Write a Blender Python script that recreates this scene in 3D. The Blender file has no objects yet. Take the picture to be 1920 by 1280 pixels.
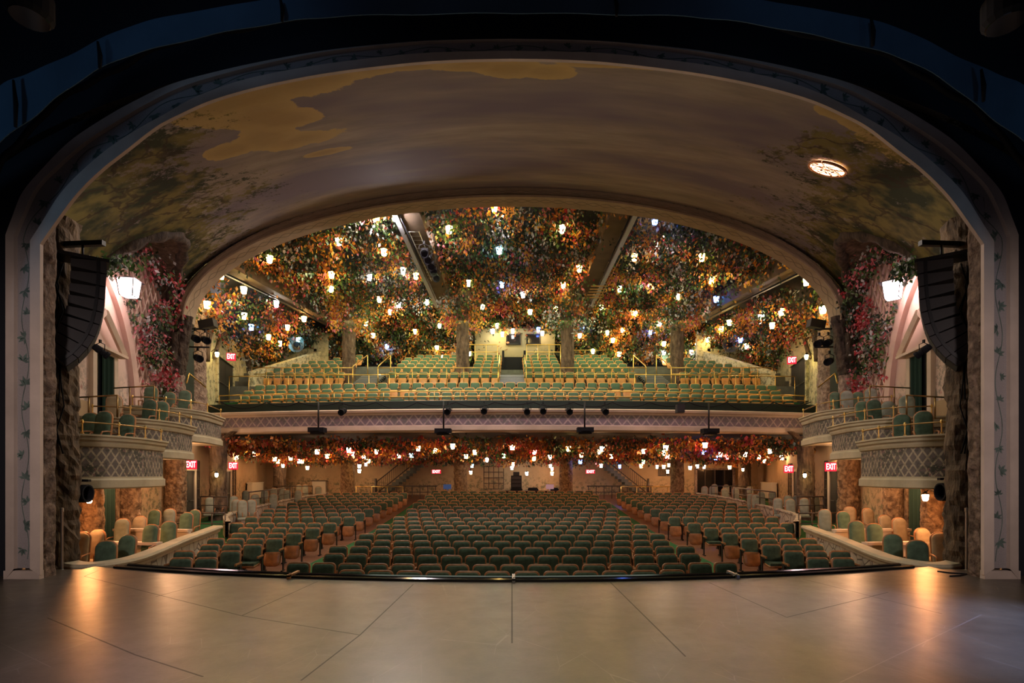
import bpy, math, random
import numpy as np
from mathutils import Vector, Matrix, noise
from mathutils.bvhtree import BVHTree
R = random.Random(7)
C = bpy.context.scene.collection
EYE = 1.7
PI = math.pi
def P(px, py, d):
    return Vector(((px-960)*d/1000.0, d, EYE+(890-py)*d/1000.0))
def lerp(a, b, t): return a+(b-a)*t
def interp(x, xs, ys): return float(np.interp(x, xs, ys))

# ---------------------------------------------------------------- materials
def nmat(name):
    m = bpy.data.materials.new(name); m.use_nodes = True
    nt = m.node_tree; nt.nodes.clear()
    return m, nt
class G:
    def __init__(s, nt): s.nt = nt
    def n(s, t, _out=0, **kw):
        nd = s.nt.nodes.new(t)
        ins = kw.pop('ins', {})
        for k, v in kw.items(): setattr(nd, k, v)
        for k, v in ins.items():
            sk = nd.inputs[k]
            if isinstance(v, bpy.types.NodeSocket): s.nt.links.new(v, sk)
            else: sk.default_value = v
        return nd.outputs[_out] if _out is not None else nd
    def math(s, op, a, b=0.0, c=None, clamp=False):
        ins = {0: a, 1: b}
        if c is not None: ins[2] = c
        return s.n('ShaderNodeMath', operation=op, use_clamp=clamp, ins=ins)
    def mix(s, f, a, b):
        nd = s.nt.nodes.new('ShaderNodeMix'); nd.data_type = 'RGBA'
        for k, v in ((0, f), (6, a), (7, b)):
            if isinstance(v, bpy.types.NodeSocket): s.nt.links.new(v, nd.inputs[k])
            else: nd.inputs[k].default_value = v if k == 0 else (*v, 1)
        return nd.outputs[2]
    def noise(s, vec, scale, detail=4, rough=.55, out=0):
        return s.n('ShaderNodeTexNoise', out, ins={'Vector': vec, 'Scale': scale, 'Detail': detail, 'Roughness': rough})
    def ramp(s, f, a, b):
        return s.n('ShaderNodeMapRange', ins={0: f, 1: a, 2: b, 3: 0.0, 4: 1.0})
    def obj(s): return s.n('ShaderNodeTexCoord', 3)
    def uv(s): return s.n('ShaderNodeTexCoord', 2)
    def scale(s, v, xyz, loc=(0, 0, 0), rot=(0, 0, 0)):
        return s.n('ShaderNodeMapping', ins={'Vector': v, 'Scale': xyz, 'Location': loc, 'Rotation': rot})
    def bump(s, h, st=.3, dist=.05):
        return s.n('ShaderNodeBump', ins={'Strength': st, 'Distance': dist, 'Height': h})
    def finish(s, col, rough=.6, metal=0.0, normal=None, spec=.5, emis=None, estr=0.0):
        p = s.nt.nodes.new('ShaderNodeBsdfPrincipled')
        def put(k, v):
            if isinstance(v, bpy.types.NodeSocket): s.nt.links.new(v, p.inputs[k])
            else: p.inputs[k].default_value = v
        put('Base Color', col if isinstance(col, bpy.types.NodeSocket) else (*col, 1))
        put('Roughness', rough); put('Metallic', metal); put('Specular IOR Level', spec)
        if normal is not None: put('Normal', normal)
        if emis is not None:
            put('Emission Color', emis if isinstance(emis, bpy.types.NodeSocket) else (*emis, 1)); put('Emission Strength', estr)
        o = s.nt.nodes.new('ShaderNodeOutputMaterial'); s.nt.links.new(p.outputs[0], o.inputs[0])
M = {}
def plain(name, col, rough=.6, metal=0.0, spec=.5, var=0.0, vs=3.0, bump=0.0, bs=20.0):
    m, nt = nmat(name); g = G(nt); c = col; nrm = None
    if var or bump:
        o = g.obj()
    if var:
        f = g.noise(o, vs, 4)
        c = g.mix(g.ramp(f, .3, .7), tuple(x*(1-var) for x in col), tuple(min(1, x*(1+var)) for x in col))
    if bump:
        nrm = g.bump(g.noise(o, bs, 4), bump, .03)
    g.finish(c, rough, metal, nrm, spec); M[name] = m; return m
def glow(name, col, strength):
    m, nt = nmat(name); g = G(nt)
    e = g.n('ShaderNodeEmission', ins={0: (*col, 1), 1: strength})
    o = nt.nodes.new('ShaderNodeOutputMaterial'); nt.links.new(e, o.inputs[0]); M[name] = m; return m

plain('green_fabric', (.058, .092, .062), .85, spec=.2, var=.3, vs=9)
plain('green_velvet_light', (.10, .155, .10), .85, spec=.2, var=.25, vs=6)
plain('cream_fabric', (.36, .27, .17), .85, spec=.2, var=.2, vs=6)
plain('grey_fabric', (.25, .27, .22), .85, spec=.2, var=.2, vs=6)
plain('seat_wood', (.30, .115, .035), .38, var=.35, vs=7)
plain('rim_wood', (.36, .15, .055), .36, var=.3, vs=7)
plain('balcony_velvet', (.065, .12, .07), .8, spec=.2, var=.25, vs=3)
plain('balcony_wood', (.55, .25, .06), .4, var=.25, vs=4)
plain('black_metal', (.012, .012, .014), .45, .6)
plain('black_paint', (.010, .010, .013), .8, spec=.15)
plain('speaker_black', (.016, .013, .016), .6, var=.2)
plain('grille_black', (.008, .008, .009), .9)
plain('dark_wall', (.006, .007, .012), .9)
plain('brass', (.75, .50, .16), .28, 1.0, var=.15, vs=5)
plain('brass_dark', (.34, .22, .09), .35, 1.0)
plain('steel', (.42, .41, .40), .35, 1.0)
plain('pale_board', (.40, .40, .44), .5)
plain('cream_plaster', (.60, .47, .36), .65, var=.12, vs=1.5, bump=.15, bs=14)
plain('frame_cream', (.52, .42, .36), .6, var=.12, vs=2, bump=.1, bs=10)
plain('box_plaster', (.44, .37, .25), .65, var=.15, vs=1.5, bump=.15, bs=14)
plain('pink_plaster', (.58, .40, .34), .75, var=.15, vs=.8, bump=.15, bs=9)
plain('dark_green', (.006, .018, .011), .6, var=.2)
plain('green_carpet', (.035, .12, .045), .95, spec=.1, var=.25, vs=6)
plain('concrete', (.10, .105, .085), .8, var=.2)
plain('radiator_white', (.55, .48, .36), .55)
plain('door_dark', (.022, .022, .018), .45, var=.3)
plain('curtain_green', (.035, .065, .05), .9, spec=.1)
plain('step_metal', (.30, .34, .33), .4, .6)
plain('ladder_metal', (.5, .5, .48), .4, .8)
plain('dark_wood_rail', (.035, .022, .015), .4)
plain('beam_brown', (.12, .08, .045), .75, var=.3, vs=1.2, bump=.3, bs=5)
plain('beam_white', (.55, .58, .64), .6)
plain('window_dark', (.008, .008, .010), .12)
plain('copper', (.55, .25, .12), .4, .8)
plain('blue_cloth', (.07, .13, .20), .9, spec=.15, var=.2, vs=.7)
glow('lamp_yellow', (1.0, .66, .20), 75)
glow('lamp_amber', (1.0, .50, .13), 75)
glow('lamp_white', (1.0, .92, .80), 70)
glow('lamp_blue', (.10, .22, 1.0), 40)
glow('lamp_cyan', (.30, .80, 1.0), 35)
glow('lamp_green', (.45, 1.0, .30), 35)
glow('lamp_orange', (1.0, .42, .14), 75)
glow('lamp_peach', (1.0, .58, .30), 75)
glow('lamp_red', (1.0, .10, .10), 30)
glow('box_lantern_glow', (1.0, .66, .66), 38)
glow('sconce_glow', (1.0, .38, .12), 330)
glow('spot_glow', (1.0, .86, .86), 1200)
glow('work_glow', (1.0, .88, .90), 5500)
glow('exit_red', (1.0, .03, .06), 1.0)
glow('exit_white', (1.0, .62, .62), 3.5)
glow('medallion_glow', (1.0, .50, .28), 5)
glow('screen_blue', (.10, .14, .3), .4)
glow('screen_warm', (.6, .3, .3), .6)

def bark(name, a, b, sc=6, z=.35, bmp=.9):
    m, nt = nmat(name); g = G(nt); o = g.obj()
    v = g.scale(o, (1, 1, z))
    n1 = g.noise(v, sc, 6, .65)
    wv = g.n('ShaderNodeVectorMath', operation='ADD', ins={0: v, 1: g.n('ShaderNodeVectorMath', operation='SCALE', ins={0: g.noise(v, sc*.6, 4, out=1), 3: .45})})
    vo = g.n('ShaderNodeTexVoronoi', 0, ins={'Vector': wv, 'Scale': sc*1.1})
    h = g.math('ADD', n1, g.math('MULTIPLY', g.math('SUBTRACT', 1.0, vo), .35))
    c = g.mix(g.ramp(h, .50, 1.0), a, b)
    g.finish(c, .8, 0, g.bump(h, bmp, .08), .3); M[name] = m
bark('rock_brown', (.07, .045, .032), (.30, .21, .155), 7, .8)
bark('rock_warm', (.10, .055, .03), (.44, .28, .16), 7, .8)
bark('rock_pale', (.16, .11, .09), (.52, .38, .30), 7, .7)
bark('bark_dark', (.025, .018, .014), (.13, .09, .065), 6, .3)
bark('bark_mid', (.055, .037, .025), (.22, .15, .095), 6, .3)

# wooden floor of the auditorium
m, nt = nmat('auditorium_floor'); g = G(nt); o = g.obj()
w = g.n('ShaderNodeTexBrick', 0, ins={'Vector': g.scale(o, (1, 1, 1)), 'Color1': (.15, .055, .028, 1), 'Color2': (.21, .085, .045, 1), 'Mortar': (.06, .03, .02, 1), 'Scale': 1.0, 'Mortar Size': .006, 'Brick Width': 1.6, 'Row Height': .12})
g.finish(g.mix(g.math('MULTIPLY', g.noise(o, 2, 4), .6), w, (.12, .06, .035)), .4); M['auditorium_floor'] = m

# stage floor: sheets of hardboard with seams and scuffs
m, nt = nmat('stage_floor'); g = G(nt); o = g.obj()
rot = g.scale(o, (1, 1, 1), rot=(0, 0, math.radians(45)))
sep = g.n('ShaderNodeSeparateXYZ', None, ins={0: rot})
def seam(s, p, off, w):
    f = g.math('ABSOLUTE', g.math('SUBTRACT', g.math('FRACT', g.math('ADD', g.math('DIVIDE', s, p), off)), .5))
    return g.math('LESS_THAN', f, w/p)
flat = g.scale(o, (1, 1, 0))
def seg(a_, b_, w):
    a3 = P(a_[0], a_[1], 1700.0/(a_[1]-890)); b3 = P(b_[0], b_[1], 1700.0/(b_[1]-890)); a3.z = b3.z = 0; ba = b3-a3
    pa = g.n('ShaderNodeVectorMath', operation='SUBTRACT', ins={0: flat, 1: tuple(a3)})
    h = g.math('DIVIDE', g.n('ShaderNodeVectorMath', 1, operation='DOT_PRODUCT', ins={0: pa, 1: tuple(ba)}), ba.length_squared, clamp=True)
    q = g.n('ShaderNodeVectorMath', operation='SCALE', ins={0: tuple(ba), 3: h})
    l = g.n('ShaderNodeVectorMath', 1, operation='LENGTH', ins={0: g.n('ShaderNodeVectorMath', operation='SUBTRACT', ins={0: pa, 1: q})})
    return g.math('LESS_THAN', l, w)
sm = None
for q_ in ((158, 1080, 185, 1069), (158, 1080, 453, 1154), (293, 1118, 415, 1085), (453, 1154, 595, 1090), (453, 1154, 675, 1190), (89, 1158, 253, 1227), (253, 1227, 380, 1268), (675, 1190, 775, 1095), (675, 1190, 565, 1275),
           (1145, 1092, 1285, 1230), (1330, 1092, 1475, 1157), (1475, 1157, 1665, 1110), (1505, 1085, 1765, 1150), (960, 1090, 960, 1205)):
    f_ = seg(q_[:2], q_[2:], .0085); sm = f_ if sm is None else g.math('MAXIMUM', sm, f_)
lt = g.math('MAXIMUM', seg((1840, 1152), (1575, 1279), .006), seg((2, 1205), (95, 1250), .005))
sv = g.n('ShaderNodeTexVoronoi', 0, feature='DISTANCE_TO_EDGE', ins={'Vector': g.scale(o, (.9, .35, 0), rot=(0, 0, .7)), 'Scale': 2.2})
sc1 = g.noise(g.scale(rot, (1, 14, 1)), 4, 5, .7); sc2 = g.noise(g.scale(o, (11, 1.2, 1), rot=(0, 0, .4)), 5, 5, .7)
scr = g.math('MAXIMUM', g.math('MAXIMUM', g.ramp(sc1, .68, .74), g.ramp(sc2, .69, .75)), g.math('MULTIPLY', g.math('LESS_THAN', sv, .004), g.ramp(g.noise(o, 1.2, 3), .45, .6)))
scr = g.math('MAXIMUM', scr, lt)
base = g.mix(g.ramp(g.noise(o, .6, 7, .68), .32, .68), (.036, .028, .022), (.085, .066, .047)); base = g.mix(g.math('MULTIPLY', g.ramp(g.noise(o, 5, 6, .7), .5, .75), .35), base, (.03, .024, .02))
base = g.mix(g.math('MULTIPLY', scr, .4), base, (.24, .21, .20))
base = g.mix(g.math('MULTIPLY', sm, .85), base, (.006, .005, .004))
ro = g.math('ADD', .21, g.math('MULTIPLY', g.noise(o, 3.0, 6, .7), .26))
ro = g.math('ADD', ro, g.math('MULTIPLY', sm, .3))
g.finish(base, ro, 0, g.bump(g.math('ADD', g.math('MULTIPLY', g.noise(g.scale(o, (1, 1, 1)), 28, 4, .7), .7), g.math('MULTIPLY', sm, -1.5)), .2, .008), 1.0); M['stage_floor'] = m

# diamond trellis pattern driven by uv in metres
def trellis(name, back, strip, du=.30, dv=.42, w=.10, flower=(.35, .18, .2), leafc=(.10, .13, .10), amt=.55, sc=5.0):
    m, nt = nmat(name); g = G(nt); uv = g.uv(); s = g.n('ShaderNodeSeparateXYZ', None, ins={0: uv})
    u = g.math('DIVIDE', s.outputs[0], du); v = g.math('DIVIDE', s.outputs[1], dv)
    def st(op):
        f = g.math('FRACT', g.math(op, u, v)); f = g.math('ABSOLUTE', g.math('SUBTRACT', f, .5))
        return g.math('LESS_THAN', f, w)
    lat = g.math('MAXIMUM', st('ADD'), st('SUBTRACT'))
    c = g.mix(lat, back, strip)
    n1 = g.noise(uv, sc, 5, .75); big = g.noise(uv, 1.3, 2)
    fl = g.math('MULTIPLY', g.ramp(n1, .47, .53), g.ramp(big, .38, .55))
    c = g.mix(g.math('MULTIPLY', fl, amt), c, leafc)
    n2 = g.noise(g.scale(uv, (1, 1, 1), (7, 3, 0)), sc*1.4, 3)
    c = g.mix(g.math('MULTIPLY', g.math('MULTIPLY', g.ramp(n2, .60, .64), g.ramp(big, .45, .55)), amt), c, flower)
    g.finish(c, .7, 0, g.bump(lat, .8, .03)); M[name] = m
trellis('box_trellis', (.14, .11, .10), (.38, .31, .22), .20, .30, .11, amt=1.0, sc=8, leafc=(.05, .05, .035), flower=(.26, .12, .12))
trellis('balcony_trellis', (.22, .17, .20), (.46, .36, .33), .42, .5, .09, amt=.5)
trellis('wall_trellis', (.55, .38, .32), (.20, .14, .12), .8, .6, .05, amt=.5)
# painted ivy on the proscenium panel
m, nt = nmat('ivy_panel'); g = G(nt); o = g.uv()
s_ = g.n('ShaderNodeSeparateXYZ', None, ins={0: o})
vo = g.n('ShaderNodeTexVoronoi', None, ins={'Vector': g.scale(o, (1, 1, 1)), 'Scale': 2.6, 'Randomness': .75})
dist = g.math('ADD', vo.outputs[0], g.math('MULTIPLY', g.math('SUBTRACT', g.noise(o, 16, 3, .7), .5), .9))
leaf = g.math('SUBTRACT', 1.0, g.ramp(dist, .33, .42))
spk = g.ramp(g.noise(o, 60, 2), .40, .62)
vine = g.math('LESS_THAN', g.math('ABSOLUTE', g.math('SUBTRACT', s_.outputs[0], g.math('ADD', .16, g.math('MULTIPLY', g.math('SINE', g.math('MULTIPLY', s_.outputs[1], 5.0)), .09)))), .006)
c = g.mix(g.math('MULTIPLY', spk, .35), (.26, .23, .23), (.38, .34, .34))
g.finish(c, .75); M['ivy_panel'] = m
# arch rib with a small looping border
m, nt = nmat('arch_border'); g = G(nt); o = g.uv(); s_ = g.n('ShaderNodeSeparateXYZ', None, ins={0: o})
def loop(ph):
    y = g.math('MULTIPLY', g.math('SINE', g.math('ADD', g.math('MULTIPLY', s_.outputs[0], 7.0), ph)), .11)
    return g.math('LESS_THAN', g.math('ABSOLUTE', g.math('SUBTRACT', g.math('SUBTRACT', s_.outputs[1], .45), y)), .018)
lp = g.math('MAXIMUM', loop(0.0), loop(PI))
c = g.mix(g.ramp(g.noise(o, 2, 4), .3, .7), (.30, .22, .14), (.40, .30, .20))
g.finish(g.mix(g.math('MULTIPLY', lp, .7), c, (.07, .06, .04)), .6); M['arch_border'] = m
# painted plaster walls: warm ground with painted shrubs
def mural(name, base, base2, leafc, sc, lo, hi, zlo, zhi, fl=(.35, .12, .08)):
    m, nt = nmat(name); g = G(nt); o = g.obj(); s = g.n('ShaderNodeSeparateXYZ', None, ins={0: o})
    c = g.mix(g.ramp(g.noise(o, .5, 4), .35, .65), base, base2)
    n1 = g.noise(o, sc, 6, .75); big = g.noise(g.scale(o, (1, 1, .6)), .55, 3)
    zf = g.math('SUBTRACT', 1.0, g.ramp(s.outputs[2], zlo, zhi))
    k = g.math('ADD', g.math('MULTIPLY', big, .6), g.math('MULTIPLY', zf, .5))
    mask = g.math('MULTIPLY', g.ramp(n1, .50, .56), g.ramp(k, lo, hi))
    c = g.mix(g.math('MULTIPLY', mask, .8), c, leafc)
    n2 = g.noise(o, sc*1.7, 3)
    c = g.mix(g.math('MULTIPLY', g.math('MULTIPLY', g.ramp(n2, .62, .65), g.ramp(k, lo+.05, hi)), .6), c, fl)
    g.finish(c, .78, 0, g.bump(g.noise(o, 7, 3), .1, .02)); M[name] = m
mural('lower_wall', (.36, .235, .125), (.46, .32, .18), (.10, .10, .05), 4.5, .50, .72, .6, 2.6)
mural('side_wall_paint', (.58, .42, .34), (.66, .50, .42), (.16, .15, .12), 5.0, .45, .62, 1.5, 7.0, (.42, .12, .10))
mural('balcony_wall_paint', (.46, .42, .22), (.58, .50, .30), (.14, .14, .08), 3.5, .34, .60, 5, 11, (.3, .15, .08))
mural('lunette_paint', (.50, .46, .26), (.60, .54, .36), (.10, .11, .07), 4.0, .2, .5, 5, 12, (.25, .2, .1))
# stone wall of the parterre boxes
m, nt = nmat('parapet_stone'); g = G(nt); o = g.obj()
vo = g.n('ShaderNodeTexVoronoi', 0, feature='DISTANCE_TO_EDGE', ins={'Vector': o, 'Scale': 2.4})
c = g.mix(g.ramp(g.noise(o, 3, 5), .3, .7), (.33, .27, .20), (.46, .40, .31))
c = g.mix(g.ramp(vo, .02, .05), (.12, .09, .07), c); g.finish(c, .75, 0, g.bump(g.ramp(vo, 0, .06), .5, .03)); M['parapet_stone'] = m
# leaves
LEAFM = []
for nm, c, tr in (('leaf_orange', (.56, .21, .03), .35), ('leaf_rust', (.33, .085, .03), .3), ('leaf_green', (.075, .15, .04), .3), ('leaf_dark', (.022, .036, .022), .2),
                  ('leaf_gold', (.70, .36, .05), .4), ('leaf_silver', (.44, .46, .46), .3), ('leaf_red', (.42, .035, .045), .3), ('leaf_pink', (.55, .16, .20), .3), ('leaf_brown', (.12, .06, .028), .3)):
    m, nt = nmat(nm); g = G(nt)
    f = g.noise(g.obj(), 2.5, 2)
    cc = g.mix(g.ramp(f, .3, .7), tuple(x*.7 for x in c), tuple(min(1, x*1.25) for x in c))
    a = g.n('ShaderNodeBsdfDiffuse', ins={0: cc}); b = g.n('ShaderNodeBsdfTranslucent', ins={0: cc})
    gl = g.n('ShaderNodeBsdfGlossy', ins={0: (1, 1, 1, 1), 'Roughness': .45})
    mx = g.n('ShaderNodeMixShader', ins={0: tr, 1: a, 2: b}); mx = g.n('ShaderNodeMixShader', ins={0: .035, 1: mx, 2: gl})
    o = nt.nodes.new('ShaderNodeOutputMaterial'); nt.links.new(mx, o.inputs[0]); M[nm] = m; LEAFM.append(m)

# ---------------------------------------------------------------- mesh builder
class MB:
    def __init__(s): s.v = []; s.f = []; s.mi = []; s.uv = []; s.m = 0; s.sm = []; s.smooth = False
    def face(s, idx, uv=None):
        s.f.append(tuple(idx)); s.mi.append(s.m); s.sm.append(s.smooth); s.uv.append(uv)
    def add(s, vs, fs, uvs=None):
        b = len(s.v); s.v += [tuple(p) for p in vs]
        for i, f in enumerate(fs): s.face([b+k for k in f], uvs[i] if uvs else None)
    def box(s, c, d, mat=None):
        x, y, z = (k/2 for k in d)
        vs = [Vector((a, b, e)) for a in (-x, x) for b in (-y, y) for e in (-z, z)]
        if mat is not None: vs = [mat @ v for v in vs]
        vs = [v+Vector(c) for v in vs]
        s.add(vs, [(0, 1, 3, 2), (4, 6, 7, 5), (0, 4, 5, 1), (2, 3, 7, 6), (0, 2, 6, 4), (1, 5, 7, 3)])
    def bar(s, p, q, w, h, up=(0, 0, 1)):
        p = Vector(p); q = Vector(q); d = q-p; L = d.length
        if L < 1e-6: return
        d.normalize(); u = Vector(up)
        if abs(d.dot(u)) > .98: u = Vector((1, 0, 0))
        r = d.cross(u).normalized(); u = r.cross(d)
        vs = [a+r*i*w/2+u*j*h/2 for a in (p, q) for i in (-1, 1) for j in (-1, 1)]
        s.add(vs, [(0, 2, 3, 1), (4, 5, 7, 6), (0, 1, 5, 4), (2, 6, 7, 3), (0, 4, 6, 2), (1, 3, 7, 5)])
    def tube(s, pts, r, n=8, cap=True):
        pts = [Vector(p) for p in pts]; b = len(s.v); u = None
        rs = r if isinstance(r, (list, tuple)) else [r]*len(pts)
        for i, p in enumerate(pts):
            t = (pts[min(i+1, len(pts)-1)]-pts[max(i-1, 0)]).normalized()
            if u is None:
                u = t.cross(Vector((0, 0, 1)) if abs(t.z) < .9 else Vector((1, 0, 0))).normalized()
            u = (u-t*u.dot(t)).normalized(); w = t.cross(u)
            for k in range(n):
                a = 2*PI*k/n; s.v.append(tuple(p+(u*math.cos(a)+w*math.sin(a))*rs[i]))
        old = s.smooth; s.smooth = True
        for i in range(len(pts)-1):
            for k in range(n):
                a = b+i*n+k; c = b+i*n+(k+1) % n; s.face((a, c, c+n, a+n))
        s.smooth = old
        if cap:
            s.face([b+k for k in range(n)][::-1]); s.face([b+(len(pts)-1)*n+k for k in range(n)])
    def lathe(s, prof, c=(0, 0, 0), n=16, mat=None):
        b = len(s.v)
        for (r, z) in prof:
            for k in range(n):
                a = 2*PI*k/n; v = Vector((r*math.cos(a), r*math.sin(a), z))
                if mat is not None: v = mat @ v
                s.v.append(tuple(v+Vector(c)))
        for i in range(len(prof)-1):
            for k in range(n):
                a = b+i*n+k; d = b+i*n+(k+1) % n; s.face((a, d, d+n, a+n))
        s.face([b+k for k in range(n)][::-1]); s.face([b+(len(prof)-1)*n+k for k in range(n)])
    def loft(s, rows, closed=False, flip=False, uscale=None, uv=True):
        """rows: list of equal-length point lists. uv in metres."""
        b = len(s.v); n = len(rows[0])
        for r in rows: s.v += [tuple(p) for p in r]
        mid = rows[len(rows)//2]; us = [0]
        for k in range(1, n): us.append(us[-1]+(Vector(mid[k])-Vector(mid[k-1])).length)
        vs = [0]
        for i in range(1, len(rows)): vs.append(vs[-1]+(Vector(rows[i][n//2])-Vector(rows[i-1][n//2])).length)
        for i in range(len(rows)-1):
            for k in range(n if closed else n-1):
                k2 = (k+1) % n
                f = [b+i*n+k, b+i*n+k2, b+(i+1)*n+k2, b+(i+1)*n+k]
                q = [(us[k], vs[i]), (us[k2], vs[i]), (us[k2], vs[i+1]), (us[k], vs[i+1])]
                if flip: f.reverse(); q.reverse()
                s.face(f, q)
    def panel(s, w, h, t, rt, rb, crown=.02, mat=None, seg=3):
        """upholstered panel in xz, front toward -y, centred"""
        pts = []
        for cx, cz, r, a0 in ((w/2-rt, h/2-rt, rt, 0), (-w/2+rt, h/2-rt, rt, 90), (-w/2+rb, -h/2+rb, rb, 180), (w/2-rb, -h/2+rb, rb, 270)):
            for k in range(seg+1):
                a = math.radians(a0+90*k/seg); pts.append((cx+r*math.cos(a), cz+r*math.sin(a)))
        n = len(pts); b = len(s.v)
        rings = [(1.0, t/2), (1.0, -t/2+t*.35), (.93, -t/2), (.6, -t/2-crown)]
        for sc, y in rings:
            for (x, z) in pts:
                v = Vector((x*(1-(1-sc)), y, z*sc))
                if mat is not None: v = mat @ v
                s.v.append(tuple(v))
        old = s.smooth; s.smooth = True
        for i in range(len(rings)-1):
            for k in range(n):
                a = b+i*n+k; c = b+i*n+(k+1) % n; s.face((a, c, c+n, a+n))
        s.face([b+3*n+k for k in range(n)]); s.smooth = old
        s.face([b+k for k in range(n)][::-1])
    def ico(s, c, r, sub=1, jitter=0):
        import bmesh
        bm = bmesh.new(); bmesh.ops.create_icosphere(bm, subdivisions=sub, radius=1)
        rr = r if isinstance(r, (tuple, list)) else (r, r, r)
        vs = [Vector((v.co.x*rr[0], v.co.y*rr[1], v.co.z*rr[2]))*(1+jitter*(R.random()-.5))+Vector(c) for v in bm.verts]
        s.add(vs, [[v.index for v in f.verts] for f in bm.faces]); bm.free()
    def mesh(s, name, mats):
        me = bpy.data.meshes.new(name); me.from_pydata(s.v, [], s.f)
        for m in mats: me.materials.append(M[m] if isinstance(m, str) else m)
        me.polygons.foreach_set('material_index', s.mi); me.polygons.foreach_set('use_smooth', s.sm)
        if any(u is not None for u in s.uv):
            l = me.uv_layers.new(name='UVMap'); dat = []
            for f, u in zip(s.f, s.uv):
                for k in range(len(f)): dat += list(u[k]) if u else [0, 0]
            l.data.foreach_set('uv', dat)
        me.update(); return me
    def build(s, name, mats, parent=None, loc=None):
        if isinstance(mats, str): mats = [mats]
        o = bpy.data.objects.new(name, s.mesh(name, mats)); C.objects.link(o)
        if parent: o.parent = parent
        if loc is not None: o.location = loc
        return o
def tag(o, label=None, cat=None, group=None, kind=None):
    if label: o['label'] = label
    if cat: o['category'] = cat
    if group: o['group'] = group
    if kind: o['kind'] = kind
    return o
def empty(name, loc, rz=0, label=None, cat=None, group=None):
    o = bpy.data.objects.new(name, None); C.objects.link(o); o.location = loc; o.rotation_euler = (0, 0, rz)
    o.empty_display_size = .1
    return tag(o, label, cat, group)
def copy_thing(proto, loc, rz, label, group, cat=None):
    r = proto.copy(); C.objects.link(r); r.location = loc; r.rotation_euler = (0, 0, rz)
    tag(r, label, cat, group)
    for ch in proto.children:
        c = ch.copy(); C.objects.link(c); c.parent = r
        for gch in ch.children:
            d = gch.copy(); C.objects.link(d); d.parent = c
    return r
USED = set()
def place(proto, loc, rz, label, group, cat=None):
    if proto.name not in USED:
        USED.add(proto.name); proto.location = loc; proto.rotation_euler = (0, 0, rz); return tag(proto, label, cat, group)
    return copy_thing(proto, loc, rz, label, group, cat)
def structure(mb, name, mats, parent=None, label=None):
    o = mb.build(name, mats, parent)
    if parent is None: o['kind'] = 'structure'
    if label: o['label'] = label
    return o
ORD = 'first second third fourth fifth sixth seventh eighth ninth tenth eleventh twelfth thirteenth fourteenth fifteenth sixteenth seventeenth eighteenth nineteenth twentieth'.split()
def ordn(i):
    if i < 20: return ORD[i]
    t, u = divmod(i+1, 10); T = {2: 'twenty', 3: 'thirty', 4: 'forty'}
    return {2: 'twentieth', 3: 'thirtieth', 4: 'fortieth'}[t] if u == 0 else T[t]+'-'+ORD[u-1]
def cat_rom(pts, sub=5):
    out = []; n = len(pts)
    for i in range(n-1):
        p0, p1, p2, p3 = (Vector(pts[max(i-1, 0)]), Vector(pts[i]), Vector(pts[i+1]), Vector(pts[min(i+2, n-1)]))
        for k in range(sub):
            t = k/sub
            out.append(.5*((2*p1)+(p2-p0)*t+(2*p0-5*p1+4*p2-p3)*t*t+(3*p1-p0-3*p2+p3)*t**3))
    out.append(Vector(pts[-1])); return out
# ================================================================= ARCHITECTURE
def Wx(d): return 7.6+.257*d
ROWD = [10.5, 11.9, 13.0, 14.3, 15.6, 16.8, 18, 19.3, 20.6, 22, 23.2, 24.5, 25.6, 26.8, 28, 29.2, 30.3, 31.4]
ROWY = [1058, 1041, 1026, 1014, 1002.3, 993, 984.5, 977, 970, 961, 954.7, 948.5, 943, 938, 933, 928.5, 924, 920]
ROWZ = [EYE-(y-890)*d/1000 for y, d in zip(ROWY, ROWD)]
def ztop(d): return interp(d, ROWD+[38], ROWZ+[1.2])
def zf(d): return ztop(d)-.92
def edge_d(x): return 8.5+1.33*(x/7.5)**2
# ---- stage floor
s = MB(); xs = [-7.75+15.5*i/48 for i in range(49)]
top = [(x, edge_d(x), 0) for x in xs]; back = [(x, -6, 0) for x in xs]
s.loft([back, top]); s.loft([top, [(x, y, -.3) for x, y, z in top]], uv=False)
s.add([(-7.75, -6, 0), (-7.75, 9.6, 0), (-16, 9.6, 0), (-16, -6, 0)], [(0, 1, 2, 3)]); s.add([(7.75, -6, 0), (16, -6, 0), (16, 9.6, 0), (7.75, 9.6, 0)], [(0, 1, 2, 3)])
structure(s, 'floor', 'stage_floor')
s = MB(); tp = [(x, edge_d(x)+.02, -.3) for x in xs]
s.loft([tp, [(x, y, -1.3) for x, y, z in tp]]); structure(s, 'wall_pit', 'black_paint')
s = MB(); ds = [8.6+i*(38.2-8.6)/60 for i in range(61)]
s.loft([[(-18+36*k/12, d, zf(max(d, 10.5)) if d < 31.4 else zf(d)) for k in range(13)] for d in ds]); structure(s, 'floor', 'auditorium_floor')
for sx in (-1, 1):
    s = MB(); s.loft([[(sx*x, d, zf(max(d, 10.5))+.012) for x in (4.75, 5.3, 6.05)] for d in ds if 9.5 < d < 33]); structure(s, 'floor', 'green_carpet', label='green carpet strip in the orchestra aisle')
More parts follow.
